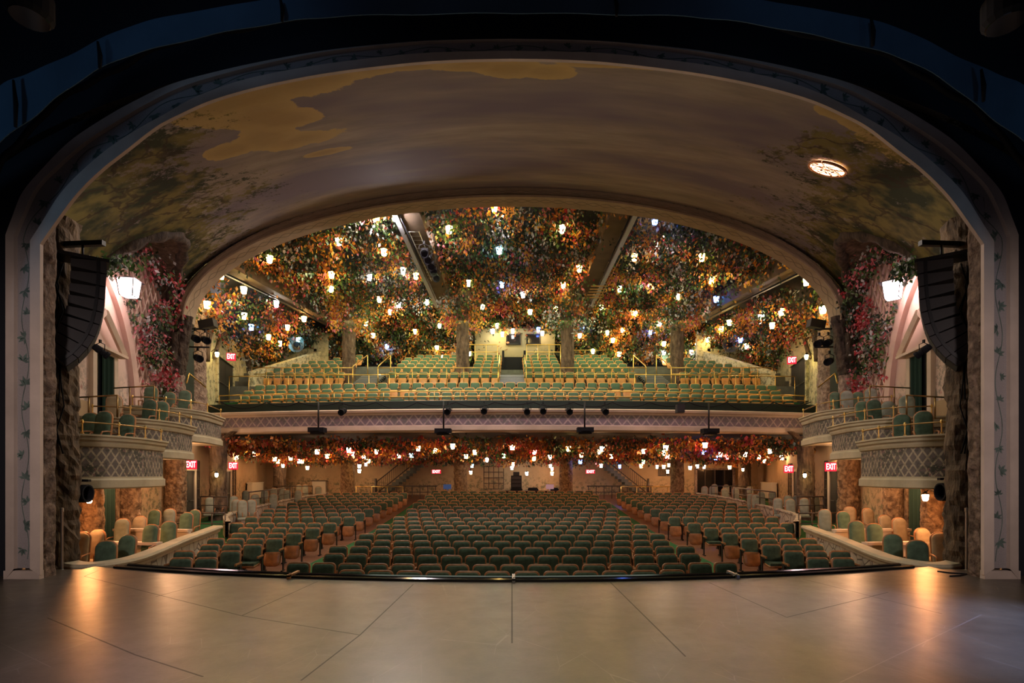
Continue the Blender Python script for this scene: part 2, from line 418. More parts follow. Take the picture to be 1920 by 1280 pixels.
# ---- footlight rail along the stage edge
def run(path, prof, mb, closed=False):
    """sweep a (offset, z) profile along a plan path"""
    rows = []; n = len(path)
    nrm = []
    for i in range(n):
        a = Vector(path[max(i-1, 0)][:2]); b = Vector(path[min(i+1, n-1)][:2]); t = (b-a).normalized(); nrm.append(Vector((t.y, -t.x)))
    for (o, z) in prof:
        rows.append([(path[i][0]+nrm[i].x*o, path[i][1]+nrm[i].y*o, z+(path[i][2] if len(path[i]) > 2 else 0)) for i in range(n)])
    mb.loft(rows)
xe = [-7.25+14.6*i/60 for i in range(61)]
plain('gloss_black', (.01, .009, .009), .12)
s = MB(); run([(x, edge_d(x)+.02) for x in xe], [(0.05, -.1), (0.05, .035), (0, .05), (-.05, .035), (-.05, -.01), (-.20, -.01), (-.20, .03), (-.235, .045), (-.27, .03), (-.27, -.12)], s)
t = s.build('stage_edge_rail', 'gloss_black'); tag(t, 'glossy black footlight rail curving along the front edge of the stage', 'rail')
# ---- proscenium frame from traced stations (left half, then mirrored)
ST = [((75, 1078), (58, 1066), (28, 1066), (10, 1086)), ((75, 457), (58, 452), (28, 443), (10, 440)), ((98, 424), (80, 418), (44, 404), (22, 408)), ((141, 366), (113, 366), (70, 352), (42, 360)),
      ((188, 319), (150, 326), (112, 309), (80, 315)), ((235, 282), (201, 282), (160, 268), (130, 265)), ((292, 238), (255, 246), (220, 229), (190, 224)), ((339, 213), (312, 214), (280, 194), (250, 190)),
      ((396, 188), (370, 182), (345, 163), (322, 157)), ((470, 166), (450, 153), (435, 136), (422, 130)), ((551, 148), (540, 133), (530, 114), (522, 109)), ((640, 133), (635, 118), (630, 96), (626, 92)),
      ((768, 118), (768, 103), (768, 81), (768, 78)), ((860, 112), (860, 98.5), (860, 76.5), (860, 74)), ((960, 110), (960, 97), (960, 75), (960, 72.5))]
PD = 8.7
def station_curve(k):
    pts = [P(a[k][0], a[k][1], PD) for a in ST]
    c = [pts[0]]+[lerp(pts[0], pts[1], i/8) for i in range(1, 8)]+cat_rom(pts[1:], 6)
    return c+[Vector((-p.x, p.y, p.z)) for p in c[-2::-1]]
I_, P2, P1, O_ = (station_curve(k) for k in range(4))
def off(c, dy, sc=1.0): return [(p[0]*sc, p[1]+dy, p[2]) for p in c]
s = MB(); s.loft([off(I_, .06), off(I_, 0), off(P2, -.02), off(P2, .05)]); s.loft([off(P1, .05), off(P1, -.02), off(O_, 0), off(O_, .3)])
# sills that close the two long panels
for sx in (-1, 1):
    s.box((sx*8.005, PD+.045, .06), (.585, .09, .15))
root = structure(s, 'wall_proscenium', 'frame_cream')
s = MB(); s.loft([off(P2, .045), off(P1, .045)])
# uv: metres along the curve (v) and across (u)
s.uv = [[(b, a) for a, b in q] for q in s.uv]
s.build('ivy_panel', 'ivy_panel', root, None)['label'] = 'recessed grey panel painted with trailing ivy'
# painted ivy: palmate leaves along a thin winding stem
plain('ivy_paint', (.085, .12, .105), .8, var=.5, vs=4)
Rv = random.Random(3); s = MB(); mid = [lerp(a, b, .5) for a, b in zip(P1, P2)]; wid = [(a-b).length for a, b in zip(P1, P2)]
acc = [0]
for i in range(1, len(mid)): acc.append(acc[-1]+(mid[i]-mid[i-1]).length)
def at_(t):
    k = max(1, min(len(acc)-1, int(np.searchsorted(acc, t)))); u = (t-acc[k-1])/max(1e-6, acc[k]-acc[k-1])
    return lerp(mid[k-1], mid[k], u), (mid[k]-mid[k-1]).normalized(), lerp(wid[k-1], wid[k], u)
t_ = .15; stem = []; j = 0
while t_ < acc[-1]-.1:
    p, tg, w_ = at_(t_); sd = Vector((tg.z, 0, -tg.x)); o_ = math.sin(t_*4.2)*w_*.22
    stem.append(p+sd*o_); 
    if j % 7 == 3:
        cpt = p+sd*(o_*-.6+Rv.uniform(-.05, .05)*w_); a0 = Rv.uniform(0, 6.28); L_ = Rv.uniform(.10, .165)*min(1, w_/.27)
        for q in range(5):
            a = a0+(q-2)*.72+Rv.uniform(-.15, .15); d_ = tg*math.cos(a)+sd*math.sin(a); n_ = Vector((d_.z, 0, -d_.x)); l_ = L_*(1-.12*abs(q-2))
            s.add([tuple(cpt+Vector((0, PD*0+.041, 0))), tuple(cpt+d_*l_*.5+n_*l_*.19+Vector((0, .041, 0))), tuple(cpt+d_*l_+Vector((0, .041, 0))), tuple(cpt+d_*l_*.5-n_*l_*.19+Vector((0, .041, 0)))], [(0, 1, 2, 3)])
    t_ += .055; j += 1
for a, b in zip(stem[:-1], stem[1:]): s.bar(a+Vector((0, .042, 0)), b+Vector((0, .042, 0)), .010, .003, up=(0, 1, 0))
o_ = s.build('painted_ivy', 'ivy_paint', root); tag(o_, None, None, None, 'stuff')
# black wall around the frame
s = MB(); far = [Vector((p.x*2.3-.0, PD+.25, p.z*2.2 if p.z > 1 else p.z)) for p in O_]
s.loft([off(O_, .26), [tuple(p) for p in far]]); structure(s, 'wall_stage', 'dark_wall')
# ---- blue masking drape on the stage side of the arch
lo = [(-175, 1000), (-150, 560), (-90, 380), (-40, 306), (0, 265), (67, 215), (134, 161), (215, 114), (302, 87), (420, 60), (537, 40), (640, 30), (800, 26), (960, 24)]
hi = [(-420, 1000), (-330, 480), (-90, 260), (-40, 205), (0, 160), (50, 138), (128, 104), (215, 60), (302, 33), (420, 12), (537, -8), (640, -20), (800, -30), (960, -34)]
DR = 7.7
def half(c): 
    p = cat_rom([P(a, b, DR) for a, b in c], 6); return p+[Vector((-q.x, q.y, q.z)) for q in p[-2::-1]]
L, H = half(lo), half(hi)
for i in range(len(L)):
    w = .010*math.sin(i*.9); L[i].y += w; H[i].y += w*.5
s = MB(); s.loft([H, L, [(p.x, p.y+.012, p.z) for p in L], [(p.x, p.y+.012, p.z) for p in H]])
dr = s.build('masking_drape', 'blue_cloth'); tag(dr, 'dark blue curved masking drape hung above the proscenium arch', 'drape')
for px, y0, y1 in ((25, 150, 238), (183, 78, 128), (525, -5, 40), (1152, -10, 30), (1633, 32, 86), (1840, 130, 190)):
    s = MB(); a = P(px, y0, DR-.07); b = P(px+4, y1, DR-.07); s.tube([a, lerp(a, b, .5)+Vector((.02, 0, 0)), b], [.015, .03, .02], 6); s.build('seam', 'black_paint', dr)
# a second black cloth edge just above the frame
s = MB(); c2 = [Vector((p.x*1.0, PD-.35, p.z+.30)) for p in O_[12:-12]]
s.tube([p+Vector((0, 0, .03*math.sin(i*.35)+.02*math.sin(i*.9))) for i, p in enumerate(c2)], .045, 6); t = s.build('curtain_track', 'black_paint'); tag(t, 'black curved curtain track running just above the proscenium arch', 'track')

# ---- rocky jambs behind the frame and bark trunks
def rocky(mb, pts_fn, nu, nv, amp, sc):
    rows = []
    for j in range(nv+1):
        row = []
        for i in range(nu+1):
            p, nrm = pts_fn(i/nu, j/nv); d = noise.fractal(p*sc, .8, 2.2, 4)*amp + noise.noise(p*sc*3)*amp*.4
            row.append(p+nrm*d)
        rows.append(row)
    o = mb.smooth; mb.smooth = False; mb.loft(rows); mb.smooth = o
for sx in (-1, 1):
    s = MB()
    def f(u, v):
        z = -.15+v*6.4
        x = 7.74+max(0, u-.4)*.9; d = 8.74+min(u, .45)*.8+max(0, u-.45)*.2
        bend = 0 if z < 5 else 0
        return Vector((sx*(x-.0), d, z)), Vector((-sx*.8, -.3, 0))
    rocky(s, f, 14, 120, .05, 3.0); structure(s, 'wall_'+('left' if sx < 0 else 'right'), 'rock_brown', label='rough plaster rock facing behind the proscenium frame')
def trunk(mb, base, top, r0, r1, amp=.12, n=28, nz=80, sc=2.0, flare=.0, lean=(0, 0)):
    rows = []; base = Vector(base); top = Vector(top)
    for j in range(nz+1):
        t = j/nz; c = lerp(base, top, t)+Vector((lean[0]*math.sin(t*PI), lean[1]*math.sin(t*PI), 0)); r = lerp(r0, r1, t)*(1+flare*max(0, (t-.8)/.2)**2+flare*.5*max(0, (.08-t)/.08))
        row = []
        for k in range(n):
            a = 2*PI*k/n; dv = Vector((math.cos(a), math.sin(a), 0)); q = Vector((c.x+dv.x*r, c.y+dv.y*r, c.z*.7))
            row.append(c+dv*(r*(1+amp*.9*noise.noise(q*sc*.8))+amp*.42*noise.fractal(q*sc*3.2, .9, 2.1, 3)))
        rows.append(row)
    mb.loft(rows, closed=True, flip=True)
def column(x, y, z0, z1, r, mat, amp=.10, flare=.15, sc=2.4, limbs=(), label=None, lean=(0, 0)):
    s = MB(); trunk(s, (x, y, z0), (x, y, z1), r, r*.92, amp, flare=flare, sc=sc, lean=lean)
    for (q, r1) in limbs:
        trunk(s, (x, y, z1-.3), q, r*.6, r1, .1, 12, 14, 2.5)
    return structure(s, 'column', mat, label=label)
for sx in (-1, 1):
    column(sx*8.86, 10.3, -1.1, 6.6, .40, 'bark_mid', .14, .2, label='dark bark-covered trunk column beside the proscenium')
# ---- vault
def vspring(d): return lerp(5.0, 7.46, (d-9.3)/10.7)
def vtop(d): return lerp(9.02, 12.40, (d-9.3)/10.7)
def V(d, th):  # th 0..pi
    a, b = Wx(d), vtop(d)-vspring(d)
    return Vector((-a*math.cos(th), d, vspring(d)+b*math.sin(th)))
ND, NT = 96, 150
NIC, NHW, NSP, NTOP = 17.1, 3.15, 6.4, 9.05
def in_niche(p):
    u = (p.y-NIC)/NHW
    if abs(u) >= 1: return False
    return p.z < NSP+(NTOP-NSP)*math.sqrt(1-u*u)
s = MB(); s.smooth = True
dd = [8.78+(20-8.78)*i/ND for i in range(ND+1)]; th = [PI*k/NT for k in range(NT+1)]
grid = [[V(d, t) for t in th] for d in dd]
s.v = [tuple(p) for r in grid for p in r]
for i in range(ND):
    for k in range(NT):
        cpt = (grid[i][k]+grid[i+1][k+1])/2
        if in_niche(cpt): continue
        a = i*(NT+1)+k; s.face((a, a+NT+1, a+NT+2, a+1))
VB = BVHTree.FromPolygons(s.v, s.f)
cam0 = Vector((0, 0, EYE))
def hit_vault(px, py):
    dr_ = (P(px, py, 10)-cam0).normalized(); h = VB.ray_cast(cam0, dr_); return h[0], h[1]
# mural shader: clouds and branches at their places on the vault
m, nt = nmat('vault_mural'); g = G(nt); o = g.obj(); sp = g.n('ShaderNodeSeparateXYZ', None, ins={0: o})
streak = g.noise(g.scale(o, (.22, 1.0, 1.0)), 1.5, 6, .65)
base = g.mix(g.ramp(streak, .3, .7), (.20, .165, .13), (.34, .285, .22))
big = g.noise(g.scale(o, (.3, .8, .8)), .5, 3)
base = g.mix(g.ramp(big, .42, .62), base, (.17, .14, .155))
wob = g.math('SUBTRACT', g.noise(o, 1.1, 6, .6), .5); wob2 = g.math('SUBTRACT', g.noise(o, .35, 2, .5), .5)
def blob(px, py, rx, rz, cur):
    h, _n = hit_vault(px, py)
    if h is None: return cur
    v = g.n('ShaderNodeVectorMath', operation='SUBTRACT', ins={0: o, 1: tuple(h)})
    v = g.scale(v, (1/rx, 1/rz, 1/rz)); l = g.n('ShaderNodeVectorMath', 1, operation='LENGTH', ins={0: v})
    f = g.math('ADD', g.math('SUBTRACT', 1.0, l), g.math('MULTIPLY', wob, 1.3))
    return f if cur is None else g.math('MAXIMUM', cur, f)
cl = None
for b in ((420, 195, 1.2, .7), (470, 180, 1.1, .7), (560, 160, 1.2, .6), (620, 147, .8, .35), (480, 215, 1.0, .8), (530, 225, .9, .7), (560, 262, 1.1, .55), (500, 260, .9, .9), (610, 285, .7, .25), (700, 130, .7, .25), (770, 124, .6, .2), (880, 123, .7, .25), (960, 128, .8, .45), (1020, 134, .6, .35), (1110, 119, .7, .18), (1200, 124, .5, .14),
          (1575, 212, .5, .35), (1610, 232, .45, .4), (1650, 262, .5, .4), (1690, 290, .45, .4), (440, 280, .7, .5)):
    cl = blob(*b, cl)
edge = g.ramp(cl, .0, .06); deep = g.ramp(cl, .0, .7)
cc = g.mix(deep, (.50, .35, .12), (.36, .24, .08)); cc = g.mix(g.math('MULTIPLY', g.ramp(streak, .3, .75), .6), cc, (.42, .31, .14))
base = g.mix(g.math('MULTIPLY', edge, .85), base, cc)
# branches: dense near both side walls
ax = g.math('ABSOLUTE', sp.outputs[0])
side = g.math('ADD', g.math('DIVIDE', g.math('SUBTRACT', ax, 5.0), 3.2), g.math('MULTIPLY', wob2, 2.6))
lowz = g.math('DIVIDE', g.math('SUBTRACT', 11.2, sp.outputs[2]), 3.6)
dens = g.math('MULTIPLY', g.ramp(side, 0, 1.0), g.ramp(lowz, 0, .7))
n1 = g.noise(o, 4.2, 9, .82); n2 = g.noise(g.scale(o, (1, 1, 1), (5, 2, 1)), 1.0, 3)
k = g.math('ADD', n1, g.math('MULTIPLY', g.math('SUBTRACT', dens, .5), .30)); k = g.math('ADD', k, g.math('MULTIPLY', g.math('SUBTRACT', n2, .5), .35))
lm = g.math('MULTIPLY', g.ramp(k, .49, .54), g.ramp(dens, .03, .15))
lc = g.mix(g.ramp(g.noise(o, 1.3, 3), .42, .6), (.025, .035, .014), (.17, .14, .04))
base = g.mix(g.math('MULTIPLY', lm, .9), base, lc)
tw = g.n('ShaderNodeTexVoronoi', 0, feature='DISTANCE_TO_EDGE', ins={'Vector': g.n('ShaderNodeVectorMath', operation='ADD', ins={0: g.scale(o, (1, .8, .45)), 1: g.n('ShaderNodeVectorMath', operation='SCALE', ins={0: g.noise(o, 1.3, 3, out=1), 3: .9})}), 'Scale': .75})
br = g.math('MULTIPLY', g.math('SUBTRACT', 1.0, g.ramp(tw, .012, .03)), g.ramp(dens, .35, .6))
base = g.mix(g.math('MULTIPLY', br, .7), base, (.05, .035, .025))
g.finish(base, .9, 0, g.bump(g.noise(o, 5, 4), .08, .02), .04); M['vault_mural'] = m
structure(s, 'ceiling', 'vault_mural', label='barrel vault painted with clouds and branches')
# hairline cracks
# ---- niches in the vault over the boxes
for sx in (-1, 1):
    nm = 'left' if sx < 0 else 'right'
    def mir(p): return Vector((-sx*p.x if False else (p.x if sx < 0 else -p.x), p.y, p.z))
    arc = []
    for k in range(41):
        a = PI*k/40; d = NIC-NHW*math.cos(a); z = NSP+(NTOP-NSP)*math.sin(a)
        zz = max(z, 0)
        b = vtop(d)-vspring(d); q = min(1, max(0, (z-vspring(d))/b)); x = -Wx(d)*math.sqrt(1-q*q)
        arc.append(Vector((x, d, z)))
    s = MB(); s.tube([mir(p) for p in arc], [.16+.05*math.sin(i*1.7) for i in range(41)], 8); structure(s, 'trim_niche', 'bark_dark', label='gnarled branch moulding round the box niche')
    s = MB(); backarc = [Vector((-(Wx(p.y)+.25), p.y, p.z)) for p in arc]
    s.loft([[mir(p) for p in arc], [mir(p) for p in backarc]]); structure(s, 'ceiling', 'bark_mid', label='dark soffit of the box niche')
    # inner wall behind boxes
    s = MB(); wd = [8.9+(38.3-8.9)*i/60 for i in range(61)]
    nd_ = [d for d in wd if d <= 20.9]
    s.loft([[(sx*(Wx(d)+.22), d, z) for d in nd_] for z in (1.2, 4, 7, 9.4)]); structure(s, 'wall_'+nm, 'side_wall_paint')
    s = MB(); s.loft([[(sx*(Wx(d)+.2), d, z) for d in wd] for z in (-1.4, .5, 2, 3.7)]); structure(s, 'wall_'+nm, 'lower_wall')
    s = MB(); bd = [d for d in wd if d >= 20.2]
    s.loft([[(sx*(Wx(d)+.2), d, z) for d in bd] for z in (3.6, 6, 9, 12.8)]); structure(s, 'wall_'+nm, 'balcony_wall_paint')
    # cream arch band on the niche wall, framing the door bay
    s = MB(); pts = []
    for k in range(37):
        a = PI*k/36; d = 13.7-3.75*math.cos(a); z = 3.6+4.6*math.sin(a); pts.append((d, z))
    fr = [(d, z) for d, z in pts]
    inn = [(13.7+(d-13.7)*.90, 3.6+(z-3.6)*.93) for d, z in fr]
    def wp(d, z, o): return Vector((sx*(Wx(d)+.22-o), d, z))
    s.loft([[wp(d, z, 0) for d, z in fr], [wp(d, z, .16) for d, z in fr], [wp(d, z, .16) for d, z in inn], [wp(d, z, 0) for d, z in inn]])
    structure(s, 'trim_arch', 'pink_plaster', label='cream arched moulding over the box door')
    # trellis strips on the wall beyond the band
    s = MB()
    for i in range(-3, 16):
        for sg in (-1, 1):
            pr = None
            for q in range(0, 60):
                z = 3.5+q*.1; d = 14.6+i*.42+sg*(z-6)*.62
                u = (d-13.7)/3.75; inb = abs(u) < 1 and z < 3.6+4.6*math.sqrt(1-u*u)+.15
                un = (d-NIC)/NHW; innic = abs(un) < .98 and z < NSP+(NTOP-NSP)*math.sqrt(1-un*un) if z > NSP else 14.2 < d < 20.1
                ok = (not inb) and innic
                if ok:
                    p = wp(d, z, .05)
                    if pr is None: pr = p
                    last = p
                if pr is not None and (not ok or q == 59):
                    s.bar(pr, last, .05, .07, up=(sx, 0, 0)); pr = None
    structure(s, 'trim_trellis', 'pink_plaster', label='diagonal trellis strips on the niche wall')
# ---- rib of the second arch
def ell(a, sp_, tp_, d, n=72): return [Vector((-a*math.cos(PI*k/n), d, sp_+(tp_-sp_)*math.sin(PI*k/n))) for k in range(n+1)]
RO = ell(12.34, 7.46, 12.36, 19.7); RI = ell(12.12, 7.42, 11.95, 19.7); RM = [lerp(a, b, .5) for a, b in zip(RO, RI)]
vo_ = ell(Wx(20)+.1, 7.3, 12.5, 20.05)
s = MB(); s.loft([[tuple(p) for p in vo_], [(p.x, 19.75, p.z) for p in RO], [(p.x, 19.68, p.z) for p in RO], [(lerp(a.x, b.x, .12), 19.68, lerp(a.z, b.z, .12)) for a, b in zip(RO, RI)]])
s.loft([[(lerp(a.x, b.x, .82), 19.72, lerp(a.z, b.z, .82)) for a, b in zip(RO, RI)], [(lerp(a.x, b.x, .84), 19.64, lerp(a.z, b.z, .84)) for a, b in zip(RO, RI)], [(p.x, 19.66, p.z) for p in RI], [(p.x, 20.4, p.z) for p in RI], [(p.x, 20.4, p.z+.6) for p in RI]])
rib = structure(s, 'trim_arch', 'arch_border', label='cream rib of the arch in front of the balcony ceiling')
s = MB(); s.loft([[(lerp(a.x, b.x, .1), 19.70, lerp(a.z, b.z, .1)) for a, b in zip(RO, RI)], [(lerp(a.x, b.x, .85), 19.71, lerp(a.z, b.z, .85)) for a, b in zip(RO, RI)]])
for q in s.uv:
    for i in range(4): q[i] = (q[i][0], q[i][1]*3)
s.build('border_panel', 'arch_border', rib)
# ---- trunks under the rib
for sx in (-1, 1):
    s = MB(); trunk(s, (sx*12.5, 19.9, 2.9), (sx*12.55, 19.9, 5.6), .36, .30, .10, flare=.1); structure(s, 'column', 'rock_pale', label='pale pink rocky trunk beneath the arch')
    s = MB(); trunk(s, (sx*12.55, 19.9, 5.4), (sx*12.15, 19.9, 7.6), .33, .22, .14); trunk(s, (sx*12.5, 19.85, 5.6), (sx*12.95, 19.6, 9.0), .26, .14, .14); trunk(s, (sx*12.6, 19.8, 5.5), (sx*12.3, 19.5, 6.9), .22, .10, .14, 12, 16)
    structure(s, 'column', 'bark_dark', label='forked dark tree limbs carrying the arch')
    column(sx*12.55, 19.9, -1.0, 2.95, .37, 'rock_warm', .10, .1, label='rocky column below the rear box')
# ---- balcony ceiling, beams
def zc(x, d): return 12.9-3.6*min(1.2, abs(x)/Wx(d))**4
s = MB(); s.loft([[(x, d, zc(x, d)) for x in [Wx(d)*(-1.02+2.04*k/40) for k in range(41)]] for d in [20.0+18.4*i/20 for i in range(21)]])
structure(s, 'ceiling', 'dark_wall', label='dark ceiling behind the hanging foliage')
for bx, w in ((-11.65, .8), (-4.1, 1.05), (4.35, 1.05), (11.65, .8)):
    d0, d1 = (20.6, 36.5)
    s = MB(); inx = -1 if bx > 0 else 1
    zt = lambda d: zc(bx, d)+.1; zb = lambda d: zc(bx, d)-1.05
    if abs(bx) > 8: zt = lambda d: zc(bx, d)+.3; zb = lambda d: zc(bx, d)-.55+.0*(d)
    for x in (0,):
        a, b = bx-w/2, bx+w/2
        vs = [(x_, d, z) for d in (d0, d1) for (x_, z) in ((a, zb(d)), (b, zb(d)), (b, zt(d)), (a, zt(d)))]
        s.add(vs, [(0, 1, 2, 3), (7, 6, 5, 4), (0, 4, 5, 1), (1, 5, 6, 2), (3, 7, 4, 0)])
    bm_ = structure(s, 'ceiling_beam', 'beam_brown', label='brown boxed beam running back through the ceiling foliage')
    s = MB(); ox = bx-inx*(w/2-.10)
    s.add([(ox+q, d, zb(d)-e) for d in (d0, d0+(d1-d0)*.72) for q, e in ((-.09, .02), (.09, .02), (.09, .10), (-.09, .10))], [(0, 1, 2, 3), (4, 7, 6, 5), (0, 4, 5, 1), (1, 5, 6, 2), (2, 6, 7, 3), (3, 7, 4, 0)])
    s.build('lighting_slot', 'beam_white', bm_)['label'] = 'pale strip along the outer edge of the beam'
    s = MB(); ox2 = ox+inx*.22
    s.tube([(ox2, d0, zb(d0)-.14), (ox2, d0+(d1-d0)*.8, zb(d0+(d1-d0)*.8)-.14)], .035, 6)
    for i in range(9):
        d = d0+i*1.5; s.bar((ox2, d, zb(d)-.14), (ox2, d, zb(d)+.02), .03, .03)
    s.build('lighting_pipe', 'black_metal', bm_)
# ---- back wall
s = MB(); s.loft([[(-18+36*k/8, 38.3, z) for k in range(9)] for z in (-1, 1, 2.4, 3.7)], flip=True); structure(s, 'wall_back', 'lower_wall')
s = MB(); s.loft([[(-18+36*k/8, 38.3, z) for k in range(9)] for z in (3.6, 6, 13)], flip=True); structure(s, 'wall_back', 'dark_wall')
# ---- balcony
BR = [(23.3, 5.33), (24.25, 5.68), (25.2, 6.08)]
UR = [(29.0, 7.30), (30.1, 7.78), (31.2, 8.22), (32.3, 8.64), (33.4, 9.06), (34.5, 9.48)]
def bcurve(d0): return .0085*max(0, (29-d0)/6.6)
def sweep_b(prof, name, mat, x0=-13.9, x1=13.9, n=40, label=None, parent=None):
    s = MB(); xs_ = [x0+(x1-x0)*k/n for k in range(n+1)]
    s.loft([[(x, d+bcurve(min(d, 29))*x*x, z) for x in xs_] for d, z in prof])
    return structure(s, name, mat, parent, label)
fascia = sweep_b([(22.6, 3.50), (22.30, 3.52), (22.22, 3.58), (22.22, 3.74), (22.34, 3.77), (22.36, 3.80)], 'trim_balcony', 'cream_plaster', label='cream moulded balcony front')
sweep_b([(22.36, 4.22), (22.30, 4.25), (22.30, 4.30), (22.16, 4.33), (22.12, 4.42), (22.18, 4.46), (22.5, 4.46)], 'cornice', 'cream_plaster', parent=fascia)
sweep_b([(22.37, 3.78), (22.37, 4.24)], 'trellis_panel', 'balcony_trellis', parent=fascia, label='trellis and rose panel')
sweep_b([(22.48, 4.44), (22.46, 4.82), (22.50, 4.86), (22.72, 4.86), (22.74, 4.40)], 'parapet', 'dark_green', parent=fascia, label='dark green parapet band')
prof = [(22.7, 4.42)]
fl = [z-.9 for _, z in BR]
prof += [(23.75, fl[0]), (23.75, fl[1]), (24.7, fl[1]), (24.7, fl[2]), (25.75, fl[2]), (25.75, 5.32), (28.35, 5.32)]
sweep_b(prof, 'floor', 'green_carpet', label='stepped floor of the lower balcony')
s = MB(); pr = [(28.35, 5.30), (28.35, UR[0][1]-.9)]
for (a, za), (b, zb_) in zip(UR[:-1], UR[1:]): pr += [(a+.5, za-.9), (a+.5, zb_-.9)]
pr += [(38.4, UR[-1][1]-.9)]
s.loft([[(x, d, z) for x in (-17.5, 0, 17.5)] for d, z in pr]); structure(s, 'floor', 'concrete', label='stepped floor of the upper balcony')
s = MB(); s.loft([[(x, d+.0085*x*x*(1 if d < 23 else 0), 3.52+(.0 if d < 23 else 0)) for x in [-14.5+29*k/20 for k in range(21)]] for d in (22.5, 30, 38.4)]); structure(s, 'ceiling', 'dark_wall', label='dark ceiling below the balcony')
# sloping parapets either side of the upper balcony + rear boxes
for sx in (-1, 1):
    s = MB(); A = (13.9, 28.4); B_ = (12.9, 35.6)
    def q(t, o, z): return (sx*(lerp(A[0], B_[0], t)+o), lerp(A[1], B_[1], t), z)
    rows = [[q(t, -.12, 5.2+t*2), q(t, -.12, 7.1+2.75*t), q(t, .12, 7.1+2.75*t), q(t, .12, 5.2+t*2)] for t in (0, .3, .6, 1)]
    s.loft(rows); s.add([rows[0][0], rows[0][1], rows[0][2], rows[0][3]], [(0, 1, 2, 3)])
    s.add([q(0, -.17, 7.08), q(0, .17, 7.08), q(1, .17, 9.83), q(1, -.17, 9.83), q(0, -.17, 7.2), q(0, .17, 7.2), q(1, .17, 9.95), q(1, -.17, 9.95)], [(0, 1, 2, 3), (4, 7, 6, 5), (0, 4, 5, 1), (1, 5, 6, 2), (3, 2, 6, 7), (0, 3, 7, 4)])
    structure(s, 'wall_balcony', 'lunette_paint', label='sloping painted parapet beside the upper seats')
    s = MB(); s.box((sx*12.85, 35.9, 10.1), (.9, .3, 2.2)); s.box((sx*14.6, 35.9, 9.3), (3.0, .3, 1.7)); structure(s, 'wall_balcony', 'lunette_paint')
    # lunette arch on the side wall of the balcony
    s = MB(); pts = [wp2 for wp2 in []]
    for k in range(25):
        a = PI*k/24; d = 28.6-4.3*math.cos(a); z = 6.9+3.3*math.sin(a); pts.append(Vector((sx*(Wx(d)+.12), d, z)))
    s.tube(pts, .2, 8)
    s.tube([Vector((sx*(Wx(25.6)+.1), 25.6, 7.3)), Vector((sx*(Wx(26.6)+.1), 26.6, 8.6)), Vector((sx*(Wx(28)+.1), 28, 9.3)), Vector((sx*(Wx(29.6)+.1), 29.6, 9.2))], [.10, .08, .07, .05], 6)
    structure(s, 'trim_lunette', 'bark_mid', label='branch moulding round the painted lunette')
    # rock clad pier and green recess nearest the arch
    column(sx*13.75, 23.2, 4.3, 9.4, .42, 'rock_pale', .1, .1, label='pale rocky pier at the side of the balcony')
    s = MB(); s.box((sx*13.2, 21.4, 6.4), (.35, .9, 3.6)); structure(s, 'wall_recess', 'dark_green', label='dull green recess panel behind the arch')
# ---- columns
for x in (-9.1, -2.75, 3.1, 9.2):
    column(x, 29.75, 6.2, 12.0, .37, 'bark_mid', .09, .35, 2.0, label='rocky column rising through the upper seats into the foliage')
for x in (-10.05, -3.15, 3.3, 10.1):
    column(x, 32.6, -.3, 3.5, .42, 'rock_warm', .08, .1, 2.0, label='rocky column at the back of the orchestra')
for sx in (-1, 1):
    column(sx*(13.0), 23.6, -.6, 3.4, .36, 'bark_mid', .1, .5, 2.0, limbs=(((sx*12.2, 23.4, 3.6), .14), ((sx*13.8, 24.2, 3.6), .14)), label='tree trunk between the orchestra exits')
    column(sx*15.6, 35.8, -.3, 3.4, .42, 'bark_mid', .1, .3, 2.0, label='tree trunk at the rear corner of the orchestra')
    for d, zz in ((14.15, 2.0), (16.45, 2.6)):
        column(sx*(Wx(d)-.05), d, -1.0, zz, .30, 'rock_warm', .08, .1, label='rocky column on the wall under the boxes')
# ================================================================= BOXES
def box_plan(k, o=0.0):
    """plan of box k (0 nearest): list of (absx, d), offset outward by o"""
    d0 = (11.3, 13.6, 15.85)[k]; W0 = Wx(d0); ang = math.atan(.257)
    tu = Vector((math.sin(ang), math.cos(ang))); tv = Vector((-math.cos(ang), math.sin(ang)))   # u along wall (deeper), v inward
    base = Vector((W0, d0)); L = (2.75, 2.75, 3.3)[k]; D = (1.85, 1.85, 1.95)[k]
    pts = [(-o, .0), (-o, .35), (-o, .7)]
    ra, rb = 1.7, D-.7+0
    for i in range(1, 13):
        a = PI/2*i/12; pts.append((ra-(ra+o)*math.cos(a), .7+(rb+o)*math.sin(a)))
    pts += [(ra+.4, D+o), (L-.3, D+o), (L, D+o)]
    return [base+tu*u+tv*v for u, v in pts]
BZ = [(1.38, 2.60, 2.02), (2.15, 3.20, 2.66), (2.74, 3.77, 3.28)]
SIDE = {-1: 'left', 1: 'right'}
NEAR = ('nearest the stage', 'in the middle', 'farthest from the stage')
